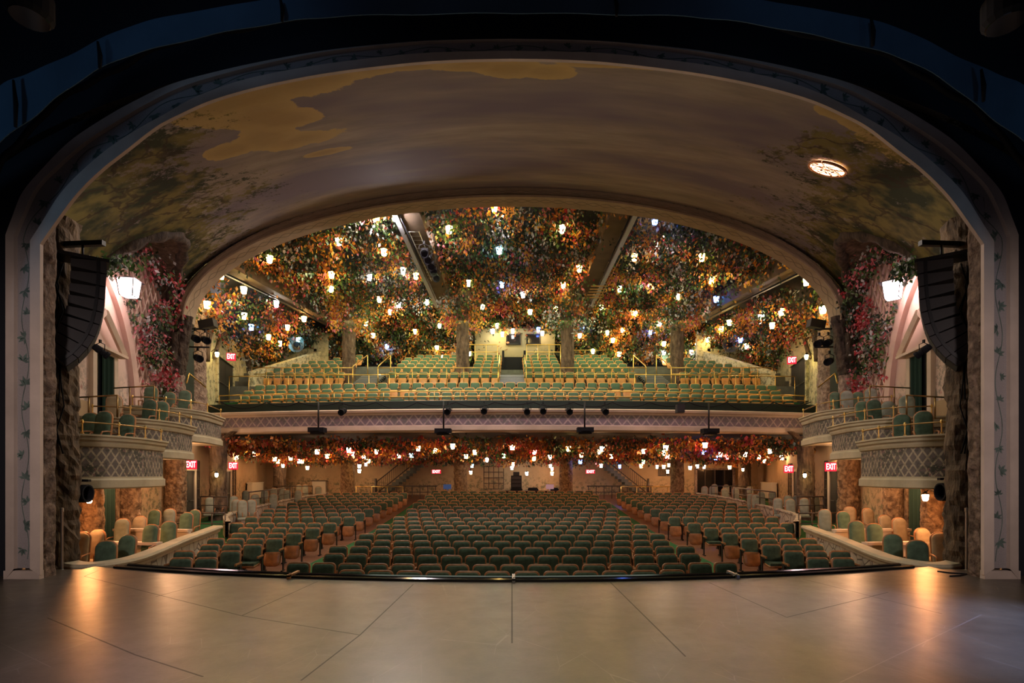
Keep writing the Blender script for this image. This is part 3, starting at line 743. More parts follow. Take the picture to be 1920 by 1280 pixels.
for sx in (-1, 1):
    for k in range(3):
        zb, zt, fl = BZ[k]
        def lo_(o, z): return [(sx*p.x, p.y, z) for p in box_plan(k, o)]
        s = MB(); s.loft([lo_(-.35, zb+.02), lo_(-.02, zb), lo_(.02, zb+.03), lo_(.02, zb+.2), lo_(-.03, zb+.24), lo_(-.03, zb+.28)])
        H_ = zt-zb
        root = tag(empty('theatre_box', (0, 0, 0)), ['curved opera box %s on the %s wall, trellis painted front' % (NEAR[k], SIDE[sx])][0], 'opera box', 'opera boxes')
        s.build('base_moulding', 'box_plaster', root)
        s = MB(); s.loft([lo_(-.04, zb+.27), lo_(-.04, zt-.26)]); s.build('trellis_panel', 'box_trellis', root)
        s = MB(); s.loft([lo_(-.03, zt-.28), lo_(.0, zt-.26), lo_(.02, zt-.20), lo_(.02, zt-.16), lo_(.07, zt-.12), lo_(.07, zt-.06), lo_(.11, zt-.04), lo_(.11, zt), lo_(-.14, zt), lo_(-.14, fl-.1)]); s.build('cornice', 'box_plaster', root)
        s = MB(); n = len(box_plan(k, -.04)); pl = box_plan(k, -.04); W_ = [Vector((Wx(p.y)+.15, p.y)) for p in (pl[0], pl[-1])]
        ring = [(sx*p.x, p.y) for p in pl]+[(sx*W_[1].x, W_[1].y), (sx*W_[0].x, W_[0].y)]
        for z in (zb+.02, fl): s.add([(x, y, z) for x, y in ring], [tuple(range(len(ring)))])
        s.build('deck', 'box_plaster', root)
        # brass rail
        rp = [Vector((sx*p.x, p.y, 0)) for p in box_plan(k, .02)]
        s = MB(); s.tube([p+Vector((0, 0, zt+.26)) for p in rp[1:-1]], .018, 6); s.build('brass_rail', 'brass_dark', root)
        for i in (1, 5, 9, 13, 16):
            s = MB(); s.lathe([(.035, zt), (.035, zt+.02), (.014, zt+.04), (.014, zt+.22), (.03, zt+.24), (.03, zt+.28), (.012, zt+.32)], (rp[i].x, rp[i].y, 0), 8); s.build('rail_post', 'brass', root)
    # back rails between the stepped boxes
    for k, (d, zz) in enumerate(((13.3, 3.5), (15.5, 4.1))):
        s = MB(); a = Vector((sx*(Wx(d)+.0), d, zz+.12)); b = Vector((sx*(Wx(d)-1.25), d-.1, zz+.17)); s.tube([a, b], .02, 6); s.tube([b, b-Vector((0, 0, .55))], .02, 6); s.tube([lerp(a, b, .4), lerp(a, b, .4)-Vector((0, 0, .55))], .018, 6)
        t = s.build('brass_handrail', 'brass_dark'); tag(t, 'thin brass handrail on the %s wall between the %s boxes' % (SIDE[sx], ('two front', 'two rear')[k]), 'handrail')
    # doors on the upper and lower side walls
    def wall_door(d0, d1, z0, z1, fmat, n, kind='curtain', label=None):
        def q(d, z, o): return Vector((sx*(Wx(d)+.2-o), d, z))
        s = MB(); w = .14
        s.bar(q(d0-w/2, z0, .05), q(d0-w/2, z1+w, .05), w, .16, up=(sx, 0, 0)); s.bar(q(d1+w/2, z0, .05), q(d1+w/2, z1+w, .05), w, .16, up=(sx, 0, 0)); s.bar(q(d0-w, z1+w/2, .06), q(d1+w, z1+w/2, .06), .18, w, up=(0, 0, 1))
        r = structure(s, 'door_%d' % n, fmat, label=label)
        if kind == 'curtain':
            s = MB(); nn = 28
            s.add([q(d0, z0, .02), q(d1, z0, .02), q(d1, z1, .02), q(d0, z1, .02)], [(0, 1, 2, 3)]); s.build('dark_opening', 'window_dark', r)
            s = MB(); d2 = lerp(d0, d1, .42)
            s.loft([[q(lerp(d2, d1, i/nn), z, .06+.035*math.sin(i*1.7)) for i in range(nn+1)] for z in (z0, z1)]); s.build('door_curtain', 'curtain_green', r)
        else:
            mid = (d0+d1)/2
            for a, b in ((d0, mid-.01), (mid+.01, d1)):
                s = MB(); s.add([q(a, z0, .02), q(b, z0, .02), q(b, z1, .02), q(a, z1, .02), q(a, z0, .07), q(b, z0, .07), q(b, z1, .07), q(a, z1, .07)], [(0, 1, 2, 3), (7, 6, 5, 4), (0, 4, 5, 1), (1, 5, 6, 2), (2, 6, 7, 3), (3, 7, 4, 0)])
                for zz in (.25, .6):
                    pass
                lf = s.build('door_leaf', 'door_dark', r)
                s = MB(); s.bar(q(a+.1, lerp(z0, z1, .45), .11), q(b-.1, lerp(z0, z1, .45), .11), .03, .03); s.build('push_bar', 'steel', lf)
        return r
    b = 0 if sx < 0 else 10
    wall_door(14.7, 15.75, 3.28, 5.15, 'cream_plaster', 1+b, label='curtained doorway behind the middle box')
    wall_door(12.7, 13.5, 2.0, 4.3, 'cream_plaster', 2+b, label='dark curtained doorway behind the front box')
    wall_door(14.72, 15.85, -.2, 1.95, 'rock_warm', 3+b, label='dark doorway beneath the opera boxes')
    wall_door(21.3, 22.75, -.4, 1.88, 'cream_plaster', 4+b, 'leaf', 'dark exit door nearest the boxes')
    wall_door(26.0, 28.4, -.2, 1.88, 'cream_plaster', 5+b, 'leaf', 'dark double exit door at the side of the orchestra')
    wall_door(26.2, 29.0, 5.32, 7.55, 'balcony_wall_paint', 6+b, 'leaf', 'dark exit door at the side of the balcony')
    # gable over the box door
    s = MB(); q = lambda d, z, o: Vector((sx*(Wx(d)+.2-o), d, z))
    s.bar(q(13.9, 5.3, .2), q(15.0, 6.3, .2), .16, .10, up=(sx, 0, .3)); s.bar(q(15.0, 6.3, .2), q(16.2, 5.3, .2), .16, .10, up=(sx, 0, .3)); s.bar(q(13.9, 5.25, .15), q(16.2, 5.25, .15), .3, .08, up=(0, 0, 1))
    t = s.build('door_gable', 'cream_plaster'); tag(t, 'small pitched gable over the curtained box door on the %s wall' % SIDE[sx], 'gable')
# stage box steps and parterre
def path_pts(sx, pts, n=5):
    p = cat_rom([Vector((sx*a, b, 0)) for a, b in pts], n); return [tuple(q) for q in p]
PR = [(9.35, 10.95), (8.9, 10.62), (8.3, 10.15), (7.9, 10.12), (7.72, 10.7), (7.95, 11.7), (8.75, 14.2), (9.2, 15.8), (9.72, 17.6)]
for sx in (-1, 1):
    pp = path_pts(sx, PR)
    sg = -sx
    s = MB(); run([(x, y, 0) for x, y, z in pp], [(sg*o, z) for o, z in ((.02, -1.2), (.02, -.16))], s)
    root = structure(s, 'wall_parterre', 'parapet_stone', label='low stone wall in front of the stage-level boxes')
    s = MB(); run([(x, y, 0) for x, y, z in pp], [(sg*o, z) for o, z in ((.02, -.20), (.08, -.17), (.10, -.10), (.15, -.07), (.17, -.02), (.14, .03), (-.12, .04), (-.17, .01), (-.17, -.05), (-.10, -.1), (-.10, -.8))], s); s.build('rail_cap', 'box_plaster', root)
    # floors of the stepped parterre
    s = MB()
    for (a, b, z) in ((10.2, 13.2, -.80), (13.2, 15.3, -.70), (15.3, 18.2, -.58)):
        xs0 = lambda d: 7.75+.25*max(0, d-11)
        s.add([(sx*xs0(a), a, z), (sx*(Wx(a)+.3), a, z), (sx*(Wx(b)+.3), b, z), (sx*xs0(b), b, z), (sx*xs0(a), a, z-.5), (sx*(Wx(a)+.3), a, z-.5)], [(0, 1, 2, 3), (0, 4, 5, 1)])
    structure(s, 'floor', 'green_carpet', label='stepped floor of the stage-level boxes')
    for d, z in ((13.3, .02), (15.4, .12)):
        s = MB(); a = (sx*(Wx(d)-.1), d); b = (sx*(8.05+.25*(d-11)), d-.25)
        s.bar((a[0], a[1], z-.4), (b[0], b[1], z-.4), .10, .78); s.bar((a[0], a[1], z), (b[0], b[1], z), .2, .07)
        t = s.build('box_partition', 'cream_plaster'); tag(t, 'low cream partition between the %s stage-level boxes on the %s' % ('two front' if d < 14 else 'two rear', SIDE[sx]), 'partition')
    # small platform step and steel post next to the stage
    s = MB(); s.box((sx*8.55, 10.1, -.16), (.8, .45, .12)); t = s.build('step_block', 'rim_wood'); tag(t, 'small wooden step beside the %s end of the stage' % SIDE[sx], 'step')
    s = MB(); s.lathe([(.05, -.02), (.05, 0), (.022, .02), (.022, 1.05), (.03, 1.06), (.03, 1.12), (.01, 1.13)], (sx*8.12 if sx < 0 else 8.2, 9.62, -.02), 10)
    s.box((sx*8.15, 9.62, -.06), (.3, .3, .06)); t = s.build('metal_post', 'steel'); tag(t, 'thin grey metal post standing at the %s corner of the stage' % SIDE[sx], 'post')
    # rear platform with low wall and railings
    RP = [(9.75, 18.3), (10.95, 20.6), (11.35, 24), (11.45, 28), (11.0, 31.8)]
    rp = path_pts(sx, RP, 4); fz = lambda d: lerp(-.5, .05, (d-18)/14)
    s = MB(); rows = []
    for o, z in ((.03, -1.0), (.03, .42), (.10, .46), (.10, .52), (-.10, .52), (-.10, -.2)):
        rows.append([(x+sx*(-o), y, fz(y)+z+.08 if z > 0 else -1) for x, y, _ in rp])
    s.loft(rows); structure(s, 'wall_platform', 'parapet_stone', label='low cream wall between the side rows and the rear platform')
    s = MB(); s.loft([[(x, y, fz(y)) for x, y, _ in rp], [(sx*(Wx(y)+.3), y, fz(y)) for x, y, _ in rp]]); s.add([(sx*9.7, 18.3, fz(18)), (sx*(Wx(18.3)+.3), 18.3, fz(18)), (sx*(Wx(18.3)+.3), 18.3, -1.2), (sx*9.7, 18.3, -1.2)], [(0, 1, 2, 3)])
    s.add([(sx*11, 31.8, .05), (sx*16.3, 31.8, .05), (sx*17.6, 38.2, .2), (sx*10, 38.2, .2)], [(0, 1, 2, 3)])
    structure(s, 'floor', 'green_carpet', label='carpeted floor of the rear side platform')
    def railing(pts, name, label, h=1.0, mat='dark_wood_rail', bars=True, step=.9, mid=True):
        s = MB(); pts = [Vector(p) for p in pts]; up = Vector((0, 0, h))
        s.tube([p+up for p in pts], .028, 6)
        r = s.build(name, mat); tag(r, label, 'railing')
        if mid: s = MB(); s.tube([p+up*.55 for p in pts], .018, 6); s.build('lower_rail', mat, r)
        for i in range(len(pts)-1):
            L = (pts[i+1]-pts[i]).length; n = max(1, round(L/step))
            for j in range(n+(i == len(pts)-2)):
                p = lerp(pts[i], pts[i+1], j/n); s = MB(); s.tube([p, p+up], .022, 6); s.build('post', mat, r)
        return r
    railing([(sx*9.95, 18.5, -.45), (sx*11.9, 18.7, -.45)], 'railing', 'dark railing by the first exit door on the %s side' % SIDE[sx], .82, step=.5)
    railing([(sx*(11.05), 20.7, .1), (sx*12.2, 20.9, .1)], 'railing', 'dark railing across the front of the rear platform on the %s' % SIDE[sx], .75, step=.6)
    railing([(sx*11.35, 23.0, .25), (sx*11.45, 27.5, .35)], 'railing', 'long dark railing along the low platform wall on the %s' % SIDE[sx], .7, 'dark_wood_rail', step=1.5)
    railing([(sx*11.6, 31.0, .1), (sx*14.0, 31.2, .1)], 'railing', 'dark railing at the back of the rear platform on the %s' % SIDE[sx], .95, step=1.2)

# ================================================================= SEATS
def seat_parts(fab='green_fabric', wood='seat_wood', rim='rim_wood', down=False):
    T = Matrix.Translation; Rx = lambda a: Matrix.Rotation(math.radians(a), 4, 'X')
    P_ = {}
    s = MB(); s.panel(.43, .42, .07, .075, .06, .02, T((0, .02, .675)) @ Rx(-9)); P_['backrest'] = (s, fab)
    s = MB(); s.panel(.482, .50, .035, .09, .05, .0, T((0, .06, .665)) @ Rx(-9)); P_['back_frame'] = (s, rim)
    if down:
        s = MB(); s.panel(.44, .42, .05, .05, .05, .02, T((0, -.20, .42)) @ Rx(-84)); P_['seat_pan'] = (s, wood)
        s = MB(); s.box((0, -.2, .462), (.42, .40, .06)); P_['seat_cushion'] = (s, fab)
    else:
        s = MB(); s.panel(.44, .40, .025, .05, .12, .01, T((0, -.13, .35)) @ Rx(-14)); P_['seat_pan'] = (s, wood)
        s = MB(); s.panel(.42, .38, .06, .05, .10, .01, T((0, -.078, .375)) @ Rx(-14)); P_['seat_cushion'] = (s, fab)
    for sg in (-1, 1):
        s = MB(); s.box((sg*.252, -.09, .625), (.034, .34, .035)); s.box((sg*.252, -.245, .612), (.034, .05, .045)); P_[('armrest', sg)] = (s, rim)
        s = MB(); s.box((sg*.252, .02, .31), (.022, .10, .60)); s.box((sg*.252, -.10, .585), (.022, .26, .05)); s.box((sg*.252, -.01, .015), (.05, .24, .03)); P_[('leg', sg)] = (s, 'black_metal')
    return P_
def make_seat(name, down=False, full=True, fab='green_fabric', wood='seat_wood', rim='rim_wood'):
    r = empty(name, (0, 0, 0)); pp = seat_parts(fab, wood, rim, down)
    if full:
        for k, (s, m_) in pp.items(): s.build(k if isinstance(k, str) else k[0], m_, r)
    else:
        s = MB(); s.m = 0
        for k in ('back_frame', ('armrest', -1), ('armrest', 1), 'seat_pan'):
            q = pp[k][0]; b = len(s.v); s.m = {'back_frame': 0, 'seat_pan': 1}.get(k if isinstance(k, str) else '', 0)
            s.v += q.v
            for f, sm_ in zip(q.f, q.sm): s.smooth = sm_; s.face([b+i for i in f])
        s.build('seat_frame', [rim, wood], r); pp['backrest'][0].build('backrest', fab, r)
    return r
protos = {'folded': make_seat('auditorium_chair'), 'down': make_seat('auditorium_chair', True), 'simple': make_seat('auditorium_chair', False, False)}
# centre block rows, side block rows
seats = []
for i, d0 in enumerate([9.75]+ROWD):
    n = 12 if i == 0 else (16, 17)[(i) % 2] if i < 14 else (17, 16)[i % 2]
    pit = .545 if i < 6 else .555 if i < 13 else .575
    for k in range(n):
        x = (k-(n-1)/2)*pit; d = d0+.0165*x*x
        if min(abs(x+3.15), abs(x-3.3)) < .3 and d0 > 31.9: continue
        seats.append((d, x, 'centre block', i, k, n, x*.0, 'c'))
SY = [1045, 1032, 1020, 1008.5, 998.5, 988.5, 979.5, 968, 960, 953, 947, 941.5, 936.5, 931.5, 927, 922.5]
def solve_d(y):
    a, b = 9.5, 38
    for _ in range(40):
        m_ = (a+b)/2
        if EYE-ztop(m_) > (y-890)*m_/1000: a = m_
        else: b = m_
    return a
def inner(d): return 6.55 if d < 16 else interp(d, [16, 20, 31], [6.5, 6.3, 6.15])
def outer(d): return (5.2+.257*d-.72) if d < 18 else interp(d, [18, 20.5, 24, 28, 31.5], [9.35, 10.45, 10.85, 10.9, 10.4])
for sx in (-1, 1):
    for i, y in enumerate(SY):
        d = solve_d(y); n = int((outer(d)-inner(d))/.55)+1; n = max(n, 2)
        off_ = .0 if i % 2 else .12
        for k in range(n):
            x = inner(d)+.1+k*.55+(.0)
            seats.append((d+.05*k*0, sx*x, SIDE[sx]+' side block', i+1, k, n, -sx*math.radians(4), 's'))
seats.sort(key=lambda q: q[0]+abs(q[1])*.15)
far_seats = []
for idx, (d, x, blk, row, k, n, rz, t) in enumerate(seats):
    z = zf(d)
    if idx >= 300: far_seats.append((x, d, z, rz)); continue
    if t == 'c':
        lab = 'green wood-framed seat, %s, %s, %s from its left end' % (('row right at the stage edge' if row == 0 else ordn(row-1)+' full row from the stage'), blk, ordn(k))
        ty = 'folded' if row < 4 else 'simple'
    else:
        lab = 'green wood-framed seat, %s, %s row from the stage, %s from the aisle' % (blk, ordn(row-1), ordn(k))
        ty = 'folded'
        if (row, k) in ((2, 0), (3, 0)) or (x > 0 and (row, k) in ((3, 1), (6, 0))): ty = 'down'
        if row > 9 or (row > 6 and k > 2): ty = 'simple'
    place(protos[ty], (x, d, z), rz, lab, 'orchestra seats', 'seat')
def merge_seats(name, lst, fab, wood, label, cat='seats', rim='rim_wood'):
    pp = seat_parts(fab, wood, rim); base = MB(); mats = [rim, wood, fab]
    for k in ('back_frame', ('armrest', -1), ('armrest', 1), 'seat_pan', 'backrest'):
        q = pp[k][0]; b = len(base.v); mi = mats.index(pp[k][1]) if pp[k][1] in mats else 0
        base.v += q.v; base.m = mi
        for f, sm_ in zip(q.f, q.sm): base.smooth = sm_; base.face([b+i for i in f])
    S = MB(); V0 = np.array(base.v)
    for (x, y, z, rz) in lst:
        c, s_ = math.cos(rz), math.sin(rz); W_ = V0 @ np.array([[c, s_, 0], [-s_, c, 0], [0, 0, 1]])+np.array([x, y, z]); b = len(S.v)
        S.v += W_.tolist(); S.f += [tuple(b+i for i in f) for f in base.f]; S.mi += base.mi; S.sm += base.sm; S.uv += base.uv
    o = S.build(name, mats); tag(o, label, cat, None, 'stuff'); return o
merge_seats('distant_seating', far_seats, 'grey_seat_far' if 'grey_seat_far' in M else 'green_fabric', 'seat_wood', 'rows of wood-framed seats filling the back of the orchestra')
# ---- balcony seats
pb = make_seat('balcony_chair', False, False, 'balcony_velvet', 'balcony_wood', 'balcony_wood'); nb = 0
plain('bal_wood', (.42, .22, .06), .4)
def bal(x, d, z, lab):
    global nb
    nb += 1; place(pb, (x, d, z), 0, lab, 'balcony seats', 'seat')
for r_, (d0, zt_) in enumerate(BR):
    k = 0
    for i in range(46):
        x = (i-22.5)*.555+(.0 if r_ % 2 else .2)
        if 4.55 < abs(x) < 5.35 and r_ < 2: continue
        d = d0+bcurve(d0)*x*x
        bal(x, d, zt_-.9, 'green seat in the %s row of the lower balcony, %s from its left end' % (ORD[r_], ordn(k))); k += 1
for r_, (d0, zt_) in enumerate(UR):
    nside = (8, 7, 6, 5, 3, 2)[r_]
    for sx in (-1, 1):
        blocks = [('inner', .9, 11 if r_ < 5 else 10, .56), ('outer', 9.35 if r_ == 0 else 9.9, nside, .555)]
        for nm_, x0, n, pt in blocks:
            for k in range(n):
                x = x0+k*pt
                if r_ > 0 and abs(x-(2.75 if sx < 0 else 3.1)) < .45: continue
                bal(sx*x, d0, zt_-.9, 'green seat, upper balcony, %s row, %s block on the %s, %s from the centre' % (ORD[r_], nm_, SIDE[sx], ordn(k)))
print('SEATS', len(seats), 'BALCONY', nb)
# ---- high-backed box chairs
def make_chair(full=True, fab='green_velvet_light'):
    T = Matrix.Translation; Rx = lambda a: Matrix.Rotation(math.radians(a), 4, 'X'); r = empty('box_chair', (0, 0, 0))
    s = MB(); s.panel(.345, .70, .07, .15, .06, .02, T((0, .19, .82)) @ Rx(-8), 5); s.build('backrest', fab, r)
    s = MB(); s.panel(.385, .76, .035, .17, .06, .0, T((0, .235, .81)) @ Rx(-8), 5); s.build('back_frame', 'rim_wood', r)
    s = MB(); s.panel(.42, .44, .09, .05, .05, .02, T((0, -.02, .43)) @ Rx(-90)); s.build('seat', fab, r)
    for sg in (-1, 1):
        s = MB(); s.tube([(sg*.20, .18, .68), (sg*.23, .02, .68), (sg*.23, -.14, .66), (sg*.22, -.17, .60), (sg*.21, -.15, .42)], .018, 6); s.build('armrest', 'rim_wood', r)
        if full:
            s = MB(); s.tube([(sg*.19, -.2, .42), (sg*.18, -.21, 0)], [.024, .015], 6); s.build('leg', 'rim_wood', r)
            s = MB(); s.tube([(sg*.17, .2, .45), (sg*.17, .26, 0)], [.024, .015], 6); s.build('leg', 'rim_wood', r)
    return r
ch = {'g': make_chair(), 'c': make_chair(fab='cream_fabric'), 'y': make_chair(fab='grey_fabric'), 'd': make_chair(fab='green_fabric')}
chs = {'y': make_chair(False, 'grey_fabric')}
cl_ = {'g': 'green', 'c': 'cream', 'y': 'greyish', 'd': 'dark green'}
def chair_at(px, py, ztp, fl_, kind, rz, label, simple=False, group='high-backed box chairs'):
    d = (EYE-ztp)*1000/(py-890); x = (px-960)*d/1000
    place((chs if simple else ch)[kind], (x, d, fl_), rz, label, group, 'chair')
LW = {-1: [('front', [(140, 997, 'c'), (168, 993, 'c'), (190, 1014, 'd'), (224, 1003, 'g')], .40, -.8), ('middle', [(222, 972, 'y'), (254, 967, 'c'), (270, 983, 'g'), (310, 977, 'g')], .50, -.7), ('rear', [(280, 955, 'g'), (312, 953, 'y'), (340, 960, 'g'), (356, 955, 'g')], .62, -.58)],
      1: [('front', [(1772, 998, 'c'), (1743, 990, 'c'), (1725, 1013, 'd'), (1679, 1001, 'g')], .40, -.8), ('middle', [(1695, 970, 'c'), (1670, 965, 'c'), (1648, 981, 'g'), (1611, 976, 'g')], .50, -.7), ('rear', [(1637, 952, 'c'), (1594, 949, 'c'), (1590, 958, 'g'), (1549, 954, 'y')], .62, -.58)]}
for sx in (-1, 1):
    for bn, lst, zt_, f_ in LW[sx]:
        for i, (a, b, k) in enumerate(lst):
            o_ = sorted(range(4), key=lambda j: abs(lst[j][0]-960)); r_ = o_.index(i)
            chair_at(a, b, zt_, f_, k, -sx*-.25*(-1)+R.uniform(-.3, .3), '%s high-backed chair, %s stage-level box on the %s, %s from the front wall' % (cl_[k], bn, SIDE[sx], ORD[r_]))
UP = {-1: [(0, [(181, 772, 'd'), (247, 783, 'd'), (157, 775, 'd')]), (1, [(210, 739, 'c'), (271, 748, 'd'), (323, 756, 'g')]), (2, [(279, 720, 'g'), (312, 736, 'g'), (346, 730, 'g')])],
      1: [(0, [(1735, 772, 'd'), (1689, 783, 'd')]), (1, [(1704, 740, 'y'), (1647, 748, 'd'), (1609, 761, 'g'), (1670, 755, 'y')]), (2, [(1639, 726, 'y'), (1592, 731, 'y'), (1612, 737, 'g'), (1573, 742, 'g')])]}
for sx in (-1, 1):
    for bk, lst in UP[sx]:
        for i, (a, b, k) in enumerate(lst):
            zt_ = (3.16, 3.82, 4.45)[bk]
            d = (zt_-EYE)*1000/(890-b); d0_ = (11.3, 13.6, 15.85)[bk]; d = min(d0_+1.7, max(d0_+.5, d)); x = (a-960)*d/1000; x = math.copysign(min(Wx(d)-.4, max(Wx(d)-1.4, abs(x))), x)
            o_ = sorted(range(len(lst)), key=lambda j: abs(lst[j][0]-960)); r_ = o_.index(i)
            place(ch[k], (x, d, BZ[bk][2]+.012), -sx*.25+R.uniform(-.3, .3), '%s armchair, opera box %s on the %s, %s from the rail' % (cl_[k], NEAR[bk], SIDE[sx], ORD[r_]), 'high-backed box chairs', 'chair')
PLT = [(392, 931.5), (409, 930), (442, 936), (455, 937), (468, 936), (461, 919), (437, 929), (480, 926), (493, 918), (512, 914), (513, 925), (527, 915), (538, 918), (556, 918), (561, 908), (573, 908), (597, 911)]
PRT = [(1533, 929), (1509, 933), (1497, 928), (1485, 935), (1480, 928), (1460, 933), (1452, 921), (1431, 921), (1418, 926), (1407, 925), (1408, 911), (1381, 914), (1362, 915), (1363, 908), (1342, 907), (1335, 911), (1321, 911)]
for sx, lst in ((-1, PLT), (1, PRT)):
    lst = sorted(lst, key=lambda q: -abs(q[0]-960))
    for i, (a, b) in enumerate(lst):
        y = b-890
        d = interp(-y, [-52, -44.5, -35, -27.5, -23, -18], [20, 22, 25, 28, 30, 33]); x = (a-960)*d/1000; zt_ = EYE-y*d/1000
        place(chs['y'], (x, d, zt_-1.19), -sx*.3+R.uniform(-.3, .3), 'greyish high-backed chair, rear platform on the %s, %s from the side wall' % (SIDE[sx], ordn(i)), 'rear platform chairs', 'chair')
for p_ in list(protos.values())+list(ch.values())+list(chs.values())+[pb]:
    if p_.name not in USED:
        for c_ in list(p_.children): bpy.data.objects.remove(c_)
        bpy.data.objects.remove(p_)
# ================================================================= LANTERNS
def lantern_mesh(glass):
    s = MB(); a, b = .075, .105
    def ringz(r, z): return [(-r, -r, z), (r, -r, z), (r, r, z), (-r, r, z)]
    v = ringz(a, -.30)+ringz(b, -.02); s.m = 0
    s.add(v, [(0, 1, 5, 4), (1, 2, 6, 5), (2, 3, 7, 6), (3, 0, 4, 7), (3, 2, 1, 0)]); s.m = 1
    s.add(ringz(b+.03, -.02)+ringz(.03, .07), [(0, 1, 5, 4), (1, 2, 6, 5), (2, 3, 7, 6), (3, 0, 4, 7), (3, 2, 1, 0), (4, 5, 6, 7)])
    for i in range(4):
        x = (-1, 1, 1, -1)[i]; y = (-1, -1, 1, 1)[i]; s.bar((x*a, y*a, -.30), (x*b, y*b, -.02), .012, .012)
    s.tube([(0, 0, .05), (0, 0, .55)], .006, 4)
    return s.mesh('lantern', [glass, 'black_metal'])
LM = {}
NAMEC = {'y': ('lamp_yellow', 'warm yellow'), 'a': ('lamp_amber', 'amber'), 'w': ('lamp_white', 'white'), 'b': ('lamp_blue', 'blue'), 'c': ('lamp_cyan', 'cyan'), 'g': ('lamp_green', 'green'), 'o': ('lamp_orange', 'orange'), 'p': ('lamp_peach', 'peach'), 'r': ('lamp_red', 'red')}
def put_lantern(p, k, label, group):
    if k not in LM: LM[k] = lantern_mesh(NAMEC[k][0])
    o = bpy.data.objects.new('hanging_lantern', LM[k]); C.objects.link(o); o.location = p+Vector((0, 0, .16)); o.rotation_euler = (0, 0, R.uniform(0, 1.5))
    tag(o, label, 'lantern', group); return o
UPL = '''415,516,y 635,453,y 505.6,486,a 707,405,y 720,473,y 621.6,515.6,a 692.7,520,w 620.6,542,g 457,544,y 711,561.5,y 518,570,w 388.5,571.5,y 654,575,y 731,585,y 570,598,a 458,592.6,y 686,606,y 471,613.7,b 539,614,y 503.5,632,a 699.7,629,y 559,636,c
926.7,389,y 842,431,y 1054,430,y 780,517.7,a 756,508,w 936,470,c 1086,504,a 878.6,531,y 941,533.5,b 1056,535,y 800,567,w 748,571.5,w 904.5,575.7,y 980.5,553,w 1042,579.5,a 994,585,y 824,611,y 778,621.7,y 932,610.5,y 923.5,621,w 942,626.8,y 961.5,621,w 1009.6,618,b 1017,625,y 1092,611.6,b 1087,629.5,y 1128,576,y 1138.7,624,y
1228,413.5,b 1189.7,482.7,a 1316,483,a 1334,526,a 1161.8,542,g 1271,557,y 1343,561,b 1270.6,580,y 1191,587.7,a 1236,606.7,w 1219.5,623,b 1167.5,619,y 1367.5,605,y 1352,617,y 1465,585,a 1447.7,610.6,a 1512,528,y 1543,581,y 1327,637,y 1388,637,b 1149,638,y
525,644,y 598,653.6,w 725.7,649.7,b 880,663,y 1112,658.6,y 819,652.5,y 830,670,y 1245,644.7,y 1244.7,662,w 1307,646,y 1161,664,y 1296,660.7,w 1400,649,y'''
items = []
for t in UPL.split():
    a, b, k = t.split(','); a = float(a); b = float(b); t_ = (890-b)/1000
    d = 25.0
    for _ in range(30):
        x = (a-960)*d/1000; d = .5*d+.5*min(36.6, max(20.9, (zc(x, d)-.95-EYE)/t_))
    items.append((P(a, b, d), k))
def bay(x):
    return 0 if x < -11.65 else 1 if x < -4.1 else 2 if x < 4.35 else 3 if x < 11.65 else 4
BAYN = ['far left bay', 'left bay', 'middle bay', 'right bay', 'far right bay']
for bi in range(5):
    L_ = sorted([q for q in items if bay(q[0].x) == bi], key=lambda q: q[0].y)
    for i, (p, k) in enumerate(L_):
        put_lantern(p, k, '%s lantern in the balcony ceiling foliage, %s, %s from the arch' % (NAMEC[k][1], BAYN[bi], ordn(i)), 'ceiling lanterns')
LOL = '''367.5,859,p 393.8,848,p 444,858,p 477,852,p 515,861.6,o 521,866,o 530.5,874,p 544.7,860,p 560,865.5,p 566,866,o 576.4,878,p 594.4,848,p 613.6,856,o 653.7,845,p 660.7,851,w 682.5,858,p 691,865,y 686,871,w 673.8,874.7,p 673.8,884,p
706,847.7,o 748.5,855.6,p 772,854.4,c 784,842,o 816,846,o 848.6,838,p 874,856.5,o 890.6,849,p 885,874,c 913,863,w 945,855.6,g 960.6,840,p 962,871,o 960,878,w 987.7,888.5,w 1002,849,r 1001,861,o 1031,858,p 1032,874,w 1035,880,o 1035,888.5,p 882.7,886.5,p 1066,842.5,y 1090,854,o 1088,866.7,b 1129,842.5,p 1124,848,o 1127,874,w 1146,856.5,o 1162,875.4,b 1207,847,o 1206,866.7,g 1202,874.5,o
1232,876,p 1244.5,876,o 1254,873,o 1252,885,p 1248.4,841,p 1245,850.6,p 1251,857,p 1322,836,o 1319,848.4,b 1342,859,b 1294,878,p 1307.5,875,p 1320,876,p 1351,853,p 1363,858,r 1368,877,o 1397,853,p 1443.6,847,p 1423,857.6,o 1433,865,o 1466,859,p 1501,849.5,p 1532,856,y'''
items = []
for t in LOL.split():
    a, b, k = t.split(','); a = float(a); b = float(b)
    d = min(36.5, max(23.4, 23.6+(b-838)*.31)); items.append((P(a, b, d), k, a))
for sgn, nm_ in ((0, 'left'), (1, 'middle'), (2, 'right')):
    L_ = sorted([q for q in items if (0 if q[2] < 750 else 1 if q[2] < 1170 else 2) == sgn], key=lambda q: q[0].x)
    for i, (p, k, a) in enumerate(L_):
        put_lantern(p, k, '%s lantern under the balcony, %s third, %s from the left of that third' % (NAMEC[k][1], nm_, ordn(i)), 'lanterns under the balcony').scale = (.8, .8, .8)
